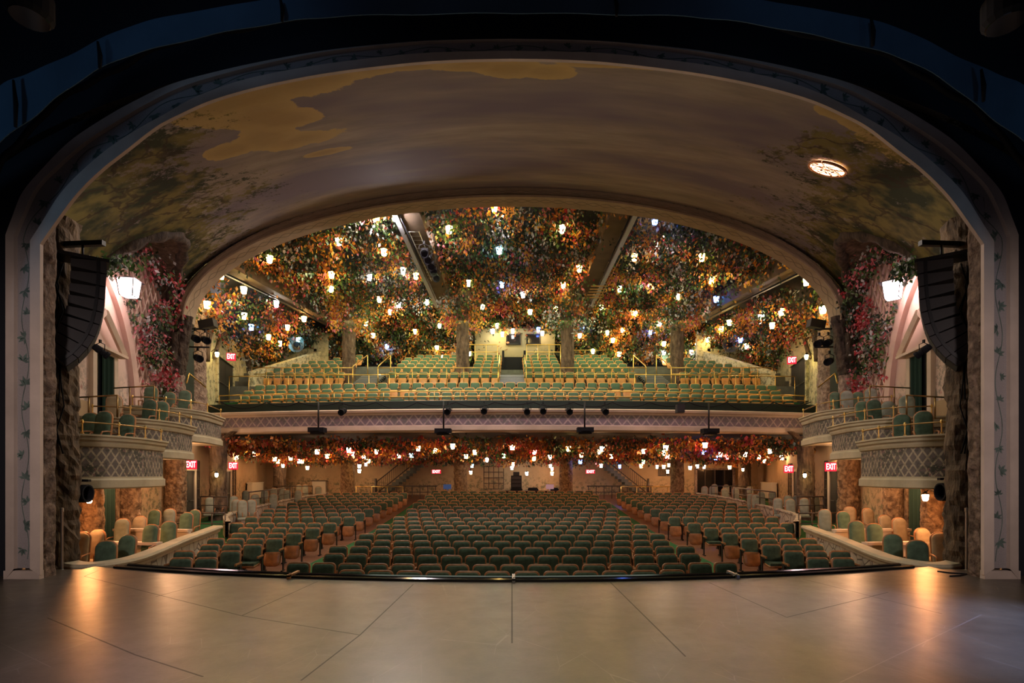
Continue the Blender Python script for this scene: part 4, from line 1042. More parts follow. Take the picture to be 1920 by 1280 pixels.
# big lanterns by the boxes, wall sconces
for sx, p in ((-1, P(242, 541, 15.6)), (1, P(1674, 545, 15.6))):
    r = empty('box_lantern', p, R.uniform(.1, .3) if sx < 0 else .75, 'large glowing white lantern hanging over the %s-hand boxes' % SIDE[sx], 'lantern', 'large box lanterns')
    s = MB(); a, b, h = .17, .22, .46
    rz = lambda r_, z: [(-r_, -r_, z), (r_, -r_, z), (r_, r_, z), (-r_, r_, z)]
    s.add(rz(a, -h/2)+rz(b, h/2), [(0, 1, 5, 4), (1, 2, 6, 5), (2, 3, 7, 6), (3, 0, 4, 7), (3, 2, 1, 0)]); s.build('glass', 'box_lantern_glow', r)
    s = MB(); s.add(rz(b+.08, h/2)+rz(.04, h/2+.12), [(0, 1, 5, 4), (1, 2, 6, 5), (2, 3, 7, 6), (3, 0, 4, 7), (3, 2, 1, 0), (4, 5, 6, 7)]); s.build('roof', 'black_metal', r)
    s = MB()
    for i in range(4):
        x = (-1, 1, 1, -1)[i]; y = (-1, -1, 1, 1)[i]; s.bar((x*a, y*a, -h/2), (x*b, y*b, h/2), .022, .022)
        x2 = (-1, 1, 1, -1)[(i+1) % 4]; y2 = (-1, -1, 1, 1)[(i+1) % 4]; s.bar((x*a, y*a, -h/2), (x2*a, y2*a, -h/2), .02, .02)
    s.build('frame', 'black_metal', r); s = MB(); s.tube([(0, 0, h/2+.1), (0, 0, h/2+1.6)], .012, 5); s.build('chain', 'black_metal', r)
def sconce(p, label, dirx, g='sconce_glow', sc=1.0):
    r = empty('wall_sconce', p, 0, label, 'wall lamp', 'wall sconces')
    s = MB(); s.lathe([(.03*sc, -.09*sc), (.055*sc, -.06*sc), (.07*sc, .05*sc), (.05*sc, .07*sc)], n=8); s.build('glass', g, r)
    s = MB(); s.lathe([(.085*sc, .07*sc), (.05*sc, .12*sc), (.01, .15*sc)], n=8); s.build('cap', 'black_metal', r)
    s = MB(); s.tube([(0, 0, .12*sc), (dirx*.12, .02, .2*sc), (dirx*.3, .05, .1*sc)], .012, 6); s.build('bracket', 'black_metal', r)
glow('sconce_dim', (1.0, .75, .28), 60)
for sx, a, b in ((-1, 167, 936), (1, 1735, 932)):
    sconce(P(a, b, 12.75), 'bright orange sconce on the rocky column under the %s front box' % SIDE[sx], sx)
sconce(P(406, 890, 22.9), 'small lit sconce between the two exits on the left of the orchestra', -1, 'sconce_dim'); sconce(P(1509, 891, 22.9), 'small lit sconce between the two exits on the right of the orchestra', 1, 'sconce_dim')
sconce(P(1393, 880, 30), 'small lit sconce near the curtained opening at the rear right', 1, 'sconce_dim')
sconce(P(407, 664, 25.2), 'small lit sconce beside the left balcony exit', -1, 'sconce_dim', 1.3); sconce(P(1512, 669, 25.2), 'small lit sconce beside the right balcony exit', 1, 'sconce_dim', 1.3)
# medallion on the vault
h, nn = hit_vault(1554, 311)
if nn.dot(h-cam0) > 0: nn = -nn
q = nn.to_track_quat('Z', 'Y').to_matrix().to_4x4()
r = empty('ceiling_medallion', h+nn*.03, 0, 'round copper grille light glowing in the vault over the right boxes', 'ceiling light'); r.rotation_euler = q.to_euler()
s = MB(); s.lathe([(.40, 0), (.40, .03), (.37, .05)], n=32); s.build('glowing_disc', 'medallion_glow', r)
s = MB(); s.tube([(.41*math.cos(a*PI/16), .41*math.sin(a*PI/16), .04) for a in range(33)], .03, 6, False); s.build('rim', 'copper', r)
s = MB()
for i in range(34):
    a = R.uniform(0, 2*PI); rr = .36*math.sqrt(R.random()); b = R.uniform(0, 2*PI); l = R.uniform(.04, .10); c0 = Vector((rr*math.cos(a), rr*math.sin(a), .065)); dv = Vector((math.cos(b), math.sin(b), 0)); nv = Vector((-dv.y, dv.x, 0))*l*.35
    s.add([c0-dv*l, c0+nv, c0+dv*l, c0-nv], [(0, 1, 2, 3)])
for i in range(4): a = i*PI/4; s.bar((-.38*math.cos(a), -.38*math.sin(a), .06), (.38*math.cos(a), .38*math.sin(a), .06), .01, .01)
s.build('leaf_grille', 'copper', r)
# ================================================================= EXIT SIGNS
def me_w(me): xs_ = [v.co.x for v in me.vertices]; return max(xs_)-min(xs_)
def exit_sign(p, rz, label, w=.5, h=.26, dim=False):
    r = empty('exit_sign', p, rz, label, 'exit sign', 'exit signs')
    s = MB(); s.box((0, .04, 0), (w, .08, h)); s.build('sign_box', 'exit_red', r)
    c = bpy.data.curves.new('exit_letters', 'FONT'); c.body = 'EXIT'; c.align_x = 'CENTER'; c.align_y = 'CENTER'; c.size = h*.95; c.extrude = .004; c.offset = .006; c.materials.append(M['exit_white'])
    o = bpy.data.objects.new('lettering', c); C.objects.link(o); o.parent = r; o.location = (0, -.006, 0); o.rotation_euler = (PI/2, 0, 0)
    bpy.context.view_layer.update(); me = bpy.data.meshes.new_from_object(o); o2 = bpy.data.objects.new('lettering', me); C.objects.link(o2); o2.parent = r; o2.location = o.location; o2.rotation_euler = o.rotation_euler; bpy.data.objects.remove(o); o2.name = 'lettering'; o2.scale = (w*.84/max(.01, me_w(me)), 1, 1)
EX = [(433, 668.5, 25.8, 'red EXIT sign above the left balcony door'), (1485, 675, 26.0, 'red EXIT sign above the right balcony door'), (358, 871, 21.4, 'red EXIT sign over the left orchestra door nearest the boxes'), (437, 873, 25.2, 'red EXIT sign over the left double door under the balcony'),
      (818, 884, 36.5, 'red EXIT sign left of the centre columns at the back wall'), (1107, 884, 36.5, 'red EXIT sign right of the centre columns at the back wall'), (1479, 879, 24.5, 'red EXIT sign over the right double door under the balcony'), (1558, 875, 21.4, 'red EXIT sign over the right orchestra door nearest the boxes')]
for a, b, d, l in EX:
    x = (a-960)/1000; exit_sign(P(a, b, d), -math.atan(x)*.6 if abs(x) > .2 else 0, l, *((.40, .36) if d < 30 else (.62, .27)))
# ================================================================= LINE ARRAYS
for sx in (-1, 1):
    r = empty('line_array', (0, 0, 0), 0, 'curved black loudspeaker array hanging at the %s of the stage' % SIDE[sx], 'loudspeaker', 'hanging loudspeaker arrays')
    yaw = math.radians(38); fw = Vector((-sx*math.cos(yaw), math.sin(yaw), 0)); rt = Vector((fw.y, -fw.x, 0))*(1)
    F = Vector((sx*7.84, 10.3, 5.72)); hh = .245
    pit = [0, 2, 4, 7, 11, 17, 25, 34, 44]
    for k, pd in enumerate(pit):
        a = math.radians(pd); n_ = fw*math.cos(a)-Vector((0, 0, 1))*math.sin(a); dn = -fw*math.sin(a)-Vector((0, 0, 1))*math.cos(a)
        top_ = F; F = F+dn*hh; t0 = top_+dn*.008; t1 = F-dn*.008; D = .52; s = MB(); vs = []
        for w_ in (-.34, .34):
            vs += [t0+rt*w_, t1+rt*w_, t1-n_*D-dn*.045+rt*w_*.8, t0-n_*D+dn*.045+rt*w_*.8]
        s.add(vs, [(0, 1, 2, 3), (7, 6, 5, 4), (0, 4, 5, 1), (1, 5, 6, 2), (2, 6, 7, 3), (3, 7, 4, 0)])
        cb = s.build('cabinet', 'speaker_black', r)
        s = MB(); 
        for w_ in (-.345, .345):
            s.bar(t0-n_*.12+rt*w_, t1-n_*.12+rt*w_, .05, .012, up=rt)
        s.build('rigging_bar', 'black_metal', cb)
        s = MB(); s.add([t0+rt*.32+n_*.006, t1+rt*.32+n_*.006, t1-rt*.32+n_*.006, t0-rt*.32+n_*.006], [(0, 1, 2, 3)]); s.build('grille', 'grille_black', cb)
    s = MB(); c0 = Vector((sx*7.84, 10.3, 5.76)); s.bar(c0+fw*.05, c0-fw*.75, .5, .06)
    s.tube([c0-fw*.35, c0-fw*.35+Vector((0, 0, .32))], .02, 6); s.build('flying_frame', 'black_metal', r)
    s = MB(); a = c0-fw*.35+Vector((0, 0, .32)); s.bar(a+Vector((-sx*.4, 0, 0)), Vector((sx*9.2, 10.2, a.z)), .09, .09); s.bar(a+Vector((sx*.4, 0, 0)), Vector((sx*9.2, 10.2, a.z-.55)), .05, .05)
    t = s.build('wall_bracket', 'black_metal'); tag(t, 'black steel bracket holding the loudspeaker array at the %s' % SIDE[sx], 'bracket')
    s = MB()
    for j in range(7):
        p0 = Vector((sx*(8.5+.05*j), 10.05, 5.7)); s.tube([p0+Vector((sx*.06*math.sin(t_*2+j), .05*math.cos(t_*3+j), -t_*.45)) for t_ in range(9)], .012, 5)
    t = s.build('speaker_cable', 'black_paint'); tag(t, 'bundle of black cables hanging behind the %s loudspeaker array' % SIDE[sx], 'cable')
# ---- theatre spotlights
def spotlight(p, aim, label, sc=1.0, cat='stage light', group=None, yoke=True):
    p = Vector(p); aimv = (Vector(aim)-p).normalized(); r = empty('stage_spotlight', p, 0, label, cat, group)
    q = aimv.to_track_quat('Z', 'Y').to_matrix().to_4x4()
    s = MB(); s.lathe([(.07*sc, -.20*sc), (.10*sc, -.17*sc), (.11*sc, .0), (.085*sc, .03*sc), (.085*sc, .14*sc), (.115*sc, .16*sc), (.115*sc, .24*sc), (.09*sc, .24*sc), (.085*sc, .17*sc)], n=14, mat=q); s.build('body', 'black_paint', r)
    if yoke:
        s = MB(); s.tube([(-.13*sc, 0, 0), (-.14*sc, 0, .18*sc), (0, 0, .24*sc), (.14*sc, 0, .18*sc), (.13*sc, 0, 0)], .012*sc, 5); s.build('yoke', 'black_metal', r)
        s = MB(); s.box((0, 0, .28*sc), (.05*sc, .06*sc, .09*sc)); s.build('clamp', 'black_metal', r)
for i, (a, b) in enumerate(((643, 771), (840, 770), (908, 769), (988, 770), (1018, 769), (1067, 770), (1134, 770))):
    spotlight(P(a, b, 21.8), (P(a, b, 21.8)+Vector((0, -5, -1.6))), 'small black spotlight hung on the balcony front, %s from the left' % ORD[i], 1.15, group='balcony front spotlights')
s = MB(); s.box((0, 0, 0), (.30, .30, .34)); s.box((0, -.16, 0), (.24, .03, .28)); s.box((0, .05, .22), (.05, .05, .14)); t = s.build('box_loudspeaker', 'speaker_black', None, P(1275, 766, 21.8)); tag(t, 'square black loudspeaker hung on the balcony front', 'loudspeaker')
for i, (a, b) in enumerate(((595, 806), (831, 808), (1097, 806), (1331, 808))):
    x = (a-960)*22/1000; d = 22.0+bcurve(22)*x*x-.25
    r = empty('projector_bracket', P(a, b, d), 0, 'black projector box on a pole at the balcony front, %s from the left' % ORD[i], 'projector', 'balcony front projectors')
    s = MB(); s.box((0, 0, 0), (.66, .42, .20)); s.box((0, -.24, .01), (.34, .08, .12)); s.box((0, 0, -.13), (.5, .3, .07)); s.build('body', 'black_paint', r)
    s = MB(); s.tube([(0, .12, .08), (0, .12, 1.22)], .035, 6); s.build('pole', 'black_metal', r)
# cable swags on the green parapet
for i, (a, b, dip) in enumerate(((415, 500, 12), (500, 560, 8), (560, 636, 7), (636, 705, 7), (705, 782, 12), (782, 855, 7), (855, 928, 9), (928, 1000, 5), (1000, 1075, 8), (1075, 1148, 9), (1148, 1218, 9), (1218, 1292, 8), (1292, 1362, 9), (1362, 1450, 18), (1450, 1520, 8))):
    s = MB(); pts = []
    for k in range(13):
        t = k/12; px = lerp(a, b, t); x = (px-960)*.022; d = 22.3+bcurve(22)*x*x; pts.append(P(px, 753.5+dip*(1-(2*t-1)**2), d))
    s.tube(pts, .022, 5); t = s.build('swag_cable', 'black_paint'); tag(t, 'black cable swag looped along the green balcony parapet, %s from the left' % ORD[i], 'cable', 'parapet cable swags')
# brass railings of the balcony
def brass_rail(f, x0, x1, z0, hs, label, n=20, posts=9, mat='brass', r_=.026):
    r = None
    for j, h_ in enumerate(hs):
        s = MB(); s.tube([Vector((lerp(x0, x1, k/n), f(lerp(x0, x1, k/n)), z0+h_)) for k in range(n+1)], r_, 6)
        if r is None: r = s.build('brass_railing', mat); tag(r, label, 'railing')
        else: s.build('lower_rail', mat, r)
    for k in range(posts):
        x = lerp(x0, x1, k/(posts-1)); s = MB(); s.tube([(x, f(x), z0), (x, f(x), z0+max(hs))], r_*.8, 6); s.build('post', mat, r)
    return r
cf = lambda x: 22.6+bcurve(22.6)*x*x
brass_rail(cf, -13.2, 13.2, 4.84, (.42, .19), 'long brass double rail along the front of the balcony', 40, 25)
for x0, x1, l in ((-13.9, -8.5, 'outer left'), (-7.15, -.75, 'inner left'), (.75, 7.15, 'inner right'), (8.5, 13.9, 'outer right')):
    brass_rail(lambda x: 28.5, x0, x1, 6.4, (1.02, .68), 'brass railing before the upper seats, %s length' % l, 4, 8)
for x0, x1, l in ((-14.1, -6.0, 'left'), (6.0, 14.1, 'right')):
    brass_rail(lambda x: 26.0+.003*x*x, x0, x1, 5.35, (1.25,), 'tall thin brass rail behind the lower seats on the %s' % l, 10, 9, r_=.022)
for x, l in ((-8.5, 'left stair, outer side'), (-7.15, 'left stair, inner side'), (-.72, 'centre stair, left side'), (.76, 'centre stair, right side'), (7.15, 'right stair, inner side'), (8.5, 'right stair, outer side')):
    s = MB(); s.tube([(x, 28.4, 7.4), (x, 28.6, 7.55), (x, 31.4, 8.75)], .028, 6)
    r = s.build('stair_handrail', 'brass'); tag(r, 'brass handrail in the upper balcony, %s' % l, 'handrail')
    for d, z0, z1 in ((28.45, 6.4, 7.45), (31.4, 7.32, 8.75)):
        s = MB(); s.tube([(x, d, z0), (x, d, z1)], .028, 6); s.build('post', 'brass', r)
for x0, x1, l in ((-6.2, -3.2, 'left'), (3.5, 6.2, 'right')):
    brass_rail(lambda x: 35.3, x0, x1, 8.6, (1.35, 1.0), 'brass rail behind the top row on the %s' % l, 3, 5)
for x0, x1, l in ((-3.0, -.9, 'left'), (.9, 3.0, 'right')):
    brass_rail(lambda x: 33.0, x0, x1, 8.0, (1.75, 1.3), 'brass rail beside the centre stair opening on the %s' % l, 3, 4)
# stairs in the balcony
for x, w, l in ((-7.82, 1.25, 'left'), (.02, 1.4, 'centre'), (7.82, 1.25, 'right')):
    s = MB()
    for k in range(7):
        z = 6.55+k*.13; s.m = 1; s.box((x, 28.5+k*.3, z-.1), (w, .3, .13)); s.m = 0; s.box((x, 28.48+k*.3, z-.012), (w+.02, .33, .045))  # black risers: shade of the open gaps between treads, put into the colour
    for k in range(7):
        z = 5.32+(k+1)*.17; s.m = 1; s.box((x, 27.2+k*.25+.125, z-.10), (w, .25, .14)); s.m = 0; s.box((x, 27.2+k*.25+.11, z-.015), (w+.02, .28, .05))
    t = s.build('aisle_steps', ['step_metal', 'black_paint']); tag(t, 'grey metal steps up to the %s aisle of the upper balcony' % l, 'steps')
for x, l in ((-4.95, 'left'), (4.95, 'right')):
    s = MB()
    for k in range(5): s.box((x, 22.95+k*.36+.18+.0085*25, 4.42+(k+1)*.13-.065), (1.0, .36, .13))
    t = s.build('aisle_steps', 'concrete'); tag(t, 'pale steps in the %s aisle of the lower balcony' % l, 'steps')
mural('booth_paint', (.26, .24, .13), (.32, .29, .18), (.10, .10, .06), 3.5, .40, .64, 5, 12, (.2, .12, .06))
# control booth wall and windows, stair portal
s = MB(); s.box((.2, 37.4, 10.8), (5.6, .2, 2.3)); structure(s, 'wall_booth', 'booth_paint')
for i, (a, b) in enumerate(((950, 975), (988, 1013))):
    s = MB(); p0, p1 = P(a, 645, 37.25), P(b, 627, 37.25); c_ = (p0+p1)/2; w, h_ = p1.x-p0.x, p1.z-p0.z
    for q in ((0, h_/2, w+.1, .08), (0, -h_/2, w+.1, .08), (-w/2, 0, .08, h_), (w/2, 0, .08, h_)): s.box((c_.x+q[0], 37.24, c_.z+q[1]), (q[2], .12, q[3]))
    r = structure(s, 'window_%d' % (i+1), 'black_metal', label='dark projection booth window'); s = MB(); s.box((c_.x, 37.27, c_.z), (w, .03, h_)); s.build('pane', 'window_dark', r)
s = MB(); s.box((.12, 33.9, 8.75), (1.25, .12, .85)); s.box((-.56, 33.8, 8.9), (.14, .25, 1.3)); s.box((.80, 33.8, 8.9), (.14, .25, 1.3)); structure(s, 'door_20', 'black_paint', label='dark stair opening below the control booth')
# beam mounted par cans, bright follow spot
bx = -3.75
for i, (a, b) in enumerate(((795, 473), (801, 486), (807, 497.5), (812, 508), (817, 519))):
    d = 22.4+i*.75; spotlight(P(a, b, d), P(a, b, d)+Vector((.6, -2.4, -1.6)), 'black spotlight on the inner left ceiling beam, %s from the arch' % ORD[i], 1.5, group='beam spotlights')
p = P(740, 411, 20.9); r = empty('bright_work_light', p, 0, 'dazzling white lamp by the arch at the inner left beam', 'stage light')
s = MB(); s.ico((0, 0, 0), .08, 2); s.build('bulb', 'work_glow', r)
s = MB(); s.lathe([(.10, .02), (.12, .10), (.05, .2)], n=12); s.tube([(0, 0, .18), (0, 0, .7)], .015, 5); s.build('housing', 'black_metal', r)
s = MB()
for w_ in (-.2, .2):
    s.tube([(-4.05+w_, 22.0, 11.72), (-3.95+w_, 27.5, 11.70)], .02, 5)
for k in range(14): s.tube([(-4.25+.0, 22+k*.4, 11.72), (-3.82, 22+k*.4, 11.72)], .014, 5)
t = s.build('ladder', 'ladder_metal'); tag(t, 'thin metal ladder lying along the inner left ceiling beam', 'ladder')
s = MB()
for k in range(5): s.box((4.6, 28+k*.45, 11.6), (.9, .08, .04))
s.tube([(4.95, 24, 11.6), (4.9, 31, 11.55)], .02, 5); t = s.build('ladder', 'bal_wood'); tag(t, 'wooden slats fixed along the inner right ceiling beam', 'ladder')
for i, (a, b, d) in enumerate(((756, 508, 28.5), (748, 571.5, 31.5), (980.5, 553, 30), (1244, 662, 34), (940, 408, 22.5), (1240, 446, 24), (1212, 536, 28), (1425, 592, 27), (432, 566, 24.5), (832, 446, 24), (1300, 585, 31), (650, 610, 31))):  # later positions are hidden lamps added to whiten the leaves
    r = empty('foliage_spot_or_fill', P(a, b, d)+Vector((.05, -.1, .0)), 0, 'tiny bright white spot or added fill bulb in the foliage, %s from the left' % ORD[i], 'stage light', 'foliage spots')
    s = MB(); s.ico((0, 0, 0), .05, 1); s.build('bulb', 'spot_glow', r); s = MB(); s.lathe([(.06, .03), (.07, .12)], n=8); s.build('housing', 'black_metal', r)
# side lighting pipes beside the rib
for sx, pts in ((-1, ((366, 634), (385, 637), (371, 671))), (1, ((1536, 643), (1553, 642), (1555, 677)))):
    for y, l in ((617, 'upper'), (651, 'lower')):
        a = P(960+sx*(1555-960) if sx < 0 else 1532, y, 20.9); b = P(960-sx*0+sx*(1608-960), y-2, 20.9)
        s = MB(); s.tube([P(960+sx*567, y, 20.9), P(960+sx*612, y-1, 20.9)], .035, 6); t = s.build('lighting_pipe', 'black_metal'); tag(t, '%s black lighting pipe behind the arch on the %s' % (l, SIDE[sx]), 'pipe')
    for i, (a, b) in enumerate(pts):
        spotlight(P(a, b, 20.8), (0, 8, 1), 'black spotlight behind the arch on the %s, %s' % (SIDE[sx], ('upper outer one', 'upper inner one', 'lower one')[i]), 1.25, group='side spotlights')
    p = P(960+sx*570, 608, 22); s = MB(); s.box((0, 0, 0), (.62, .35, .34), Matrix.Rotation(.2*sx, 3, 'Y').to_4x4().to_3x3()); s.tube([(0, 0, .1), (0, 0, .5)], .02, 5)
    t = s.build('wall_loudspeaker', 'speaker_black', None, p); tag(t, 'tilted black loudspeaker behind the arch on the %s' % SIDE[sx], 'loudspeaker')
    s = MB(); z = 6.3; s.tube([(sx*12.75, 20.9, 5.3), (sx*12.9, 21.3, 5.75), (sx*12.75, 22.2, 5.35)], .03, 6); t = s.build('yellow_handrail', 'brass'); tag(t, 'bent brass handrail on the green recess at the %s' % SIDE[sx], 'handrail')
    # moving head and cylinder lights by the proscenium
    spotlight(P(960+sx*772, 657, 9.9), P(960+sx*772, 657, 9.9)+Vector((-sx, 1.5, -1.2)), 'black moving spotlight hanging below the %s loudspeaker array' % SIDE[sx], .62)
    r = empty('follow_spot', P(960+sx*(820 if sx < 0 else 828), 925 if sx < 0 else 922, 10.7), 0, 'large black cylindrical spotlight under the nearest %s box' % SIDE[sx], 'stage light', 'large cylindrical spotlights')
    q = Vector((-sx, .1, 0)).to_track_quat('Z', 'Y').to_matrix().to_4x4()
    s = MB(); s.lathe([(.12, -.40), (.17, -.36), (.17, .05), (.16, .06), (.18, .08), (.18, .26), (.15, .26), (.14, .10)], n=20, mat=q); s.build('body', 'black_paint', r)
    s = MB(); s.tube([(sx*.1, -.19, 0), (sx*.1, -.19, .24), (sx*.1, .19, .24), (sx*.1, .19, 0)], .02, 5); s.bar((-sx*.3, 0, .26), (sx*.55, 0, .28), .08, .05); s.build('yoke', 'black_metal', r)
    # far stage-corner fixture
p = P(55, 35, 6.4); r = empty('stage_fixture', p, 0, 'dim round stage lantern in the upper left corner above the stage', 'stage light')
s = MB(); s.lathe([(.2, .0), (.24, .05), (.24, .3), (.12, .4)], n=18); s.build('body', 'dark_wall', r); s = MB(); s.lathe([(.19, -.005), (.2, .0)], n=18); s.build('lens', 'window_dark', r)
p = P(1887, 45, 6.4); r = empty('stage_fixture', p, 0, 'dim round stage lantern in the upper right corner above the stage', 'stage light')
s = MB(); s.lathe([(.2, .0), (.24, .05), (.24, .3), (.12, .4)], n=18); s.build('body', 'dark_wall', r); s = MB(); s.lathe([(.19, -.005), (.2, .0)], n=18); s.build('lens', 'window_dark', r)
plain('steel_dull', (.18, .18, .17), .5, .7)
# dish lights at the rear of the balcony
for sx, a in ((-1, 557), (1, 1368)):
    p = P(a, 646, 34); r = empty('dish_fan', p, 0, 'pale round dish lamp with a dark centre at the rear %s of the balcony' % SIDE[sx], 'lamp', 'dish lamps')
    q = Vector((.0, -1, -.1)).to_track_quat('Z', 'Y').to_matrix().to_4x4()
    s = MB(); s.lathe([(.1, -.3), (.38, -.1), (.52, .15), (.50, .16), (.28, -.05), (.1, -.1)], n=20, mat=q); s.build('dish', 'steel_dull', r)
    s = MB(); s.lathe([(.16, -.1), (.18, .12), (.15, .14)], n=14, mat=q); s.build('lens', 'black_paint', r)
# ================================================================= STAGE EDGE BITS
for px, y0, y1, x0, x1, mt, l in ((553, 1067, 1078, 528, 580, 'pale_board', 'left'), (961, 1075, 1085, 933, 990, 'pale_board', 'centre'), (1371, 1065, 1078, 1346, 1399, 'black_metal', 'right')):
    x = (px-960)*9.3/1000; d = edge_d(x)+.45; w = (x1-x0)*d/1000
    s = MB(); zt_ = -.02; s.box((x, d, -.06), (w, .30, .03)); s.box((x, d+.1, -.35), (.06, .06, .55)); t = s.build('cue_board', mt); tag(t, '%s flat board standing just beyond the %s of the stage edge' % ('pale grey' if mt == 'pale_board' else 'dark', l), 'board')
for px, l in ((541, 'left'), (963, 'centre'), (1384, 'right')):
    x = (px-960)*8.7/1000; d = edge_d(x)
    s = MB(); s.box((x, d+.08, .055), (.05, .42, .03)); s.box((x, d-.10, .03), (.05, .06, .07)); s.box((x, d-.05, .07), (.03, .05, .03)); t = s.build('rail_clip', 'steel' if l != 'left' else 'rim_wood'); tag(t, 'small clip clamped over the %s of the footlight rail' % l, 'clip')
s = MB(); p = P(1787, 1081, 9.2); pts = [Vector((p.x-.1, 9.35, .012)), Vector((p.x-.0, 9.2, .012)), Vector((p.x+.2, 9.1, .012)), Vector((p.x-.05, 8.95, .012)), Vector((p.x-.25, 8.9, .012))]
s.tube([q+Vector((-.05, 0, 0)) for q in pts], .012, 5); t = s.build('floor_cable', 'black_paint'); tag(t, 'short black cable lying on the stage near its right corner', 'cable')
s = MB(); pts = [Vector((-6.2, 9.15, .012)), Vector((-5.9, 9.3, .012)), Vector((-5.65, 9.2, .012))]
# ================================================================= REAR OF THE ORCHESTRA
for sx in (-1, 1):
    # staircase rising toward the centre
    r = empty('staircase', (0, 0, 0), 0, 'staircase with a dark banister rising at the back wall, %s of centre' % SIDE[sx], 'staircase', 'rear staircases')
    A = Vector((sx*9.3, 37.2, .3)); B_ = Vector((sx*6.3, 37.2, 2.7)); s = MB()
    n = 12
    for k in range(n):
        p = lerp(A, B_, (k+.5)/n); s.box((p.x, 37.4, p.z-.2), (abs(A.x-B_.x)/n, 1.1, .4))
    s.build('steps', 'concrete', r)
    s = MB(); s.tube([A+Vector((0, -.4, .95)), B_+Vector((0, -.4, .95))], .04, 6); s.tube([A+Vector((0, -.4, .15)), B_+Vector((0, -.4, .15))], .04, 6)
    for k in range(22): p = lerp(A, B_, k/21)+Vector((0, -.4, 0)); s.tube([p+Vector((0, 0, .12)), p+Vector((0, 0, .95))], .014, 4)
    s.tube([A+Vector((sx*.1, -.4, -.2)), A+Vector((sx*.1, -.4, 1.15))], .08, 8); s.build('banister', 'dark_wood_rail', r)
    s = MB(); s.box((sx*7.2, 35.6, .95), (4.4, .06, .08)); s.box((sx*7.2, 35.6, .55), (4.4, .04, .05))
    for k in range(9): s.box((sx*(5.1+k*.52), 35.6, .55), (.05, .05, .9))
    t = s.build('rear_railing', 'dark_wood_rail'); tag(t, 'dark railing behind the last rows by the %s rear staircase' % SIDE[sx], 'railing')
    s = MB(); s.tube([(sx*7.0, 34.2, .95), (sx*11.0, 34.3, .95)], .03, 6)
    for k in range(5): s.tube([(sx*(7.0+k), 34.2, .0), (sx*(7.0+k), 34.2, .95)], .025, 6)
    t = s.build('brass_railing', 'brass'); tag(t, 'brass rail behind the rear %s rows of the orchestra' % SIDE[sx], 'railing')
    # radiators
    for d, w in ((33.8, 3.4),):
        p = Vector((sx*(Wx(d)-.05), d, .75)); r = empty('radiator_cover', p, sx*(PI/2-math.atan(.257)), 'slatted cream radiator cover on the %s side wall by the rear exits' % SIDE[sx], 'radiator')
        s = MB(); s.box((0, 0, -.05), (w, .25, .95)); s.box((0, .0, .45), (w+.1, .32, .06)); s.build('cabinet', 'radiator_white', r)
        s = MB()
        for k in range(24): s.box((-w/2+.1+k*(w-.2)/23, sx*0-.14, -.05), (.04, .04, .75)); 
        s.build('grille_bars', 'cream_plaster', r)
r = empty('radiator_cover', (-13.75, 38.05, .8), 0, 'small cream radiator cover on the back wall, rear left', 'radiator')
s = MB(); s.box((0, 0, 0), (.95, .2, .9)); s.build('cabinet', 'radiator_white', r); s = MB(); s.box((0, -.02, .48), (1.1, .3, .06)); s.build('shelf', 'dark_wood_rail', r)
# curtained opening rear right
s = MB()
for q in ((14.5, 2.12, 2.75, .14), (13.15, 1.2, .14, 1.9), (15.85, 1.2, .14, 1.9)): s.box((q[0], 38.15, q[1]), (q[2], .2, q[3]))
r = structure(s, 'door_21', 'rock_pale', label='wide dark glazed opening at the rear right of the orchestra')
s = MB(); s.box((14.5, 38.2, 1.2), (2.6, .06, 1.8)); s.build('dark_glass', 'window_dark', r)
s = MB()
for x in (13.8, 14.5, 15.2): s.box((x, 38.12, 1.2), (.08, .06, 1.8))
s.build('glazing_bars', 'dark_wood_rail', r)
for x, l in ((11.6, 'right'), (11.9, 'second')):
    pass
for x0, l in ((10.75, 'left picture of a framed pair'), (11.35, 'right picture of a framed pair')):
    r = empty('picture_frame', (x0, 38.2, 1.95), 0, '%s on the rear right wall' % l, 'picture'); s = MB()
    for q in ((0, .3, .5, .05), (0, -.3, .5, .05), (-.24, 0, .05, .6), (.24, 0, .05, .6)): s.box((q[0], 0, q[1]), (q[2], .06, q[3]))
    s.build('frame', 'dark_wood_rail', r); s = MB(); s.box((0, .02, 0), (.44, .02, .56)); s.build('print', 'bark_mid', r)
# sound desk
r = empty('equipment_rack', P(968, 905, 36.3), 0, 'tall black sound equipment rack at the back of the orchestra', 'equipment rack')
s = MB(); s.box((0, 0, -.25), (.72, .6, 1.5)); s.build('case', 'black_paint', r)
for k in range(5): s = MB(); s.box((0, -.31, -.7+k*.26), (.62, .03, .2)); s.build('rack_unit', 'speaker_black', r)
s = MB(); s.box((0, -.05, .62), (.42, .4, .26)); s.build('top_unit', 'black_metal', r)
r = empty('sound_desk', (1.6, 35.6, 0), 0, 'long dark sound desk beside the equipment rack', 'desk')
s = MB(); s.box((0, 0, .62), (4.6, .7, .07)); s.build('desk_top', 'dark_wood_rail', r); s = MB(); s.box((0, .1, .3), (4.4, .1, .6)); s.build('front_panel', 'black_paint', r)
for i, (x, w) in enumerate(((.1, .8), (1.2, .7), (2.6, .6))):
    s = MB(); s.box((x+.2, 35.6, .72), (w, .45, .10)); s.box((x+.2, 35.75, .80), (w*.9, .12, .1)); t = s.build('mixing_console', 'black_paint'); tag(t, 'low black mixing unit on the sound desk, %s from the left' % ORD[i], 'mixing console')
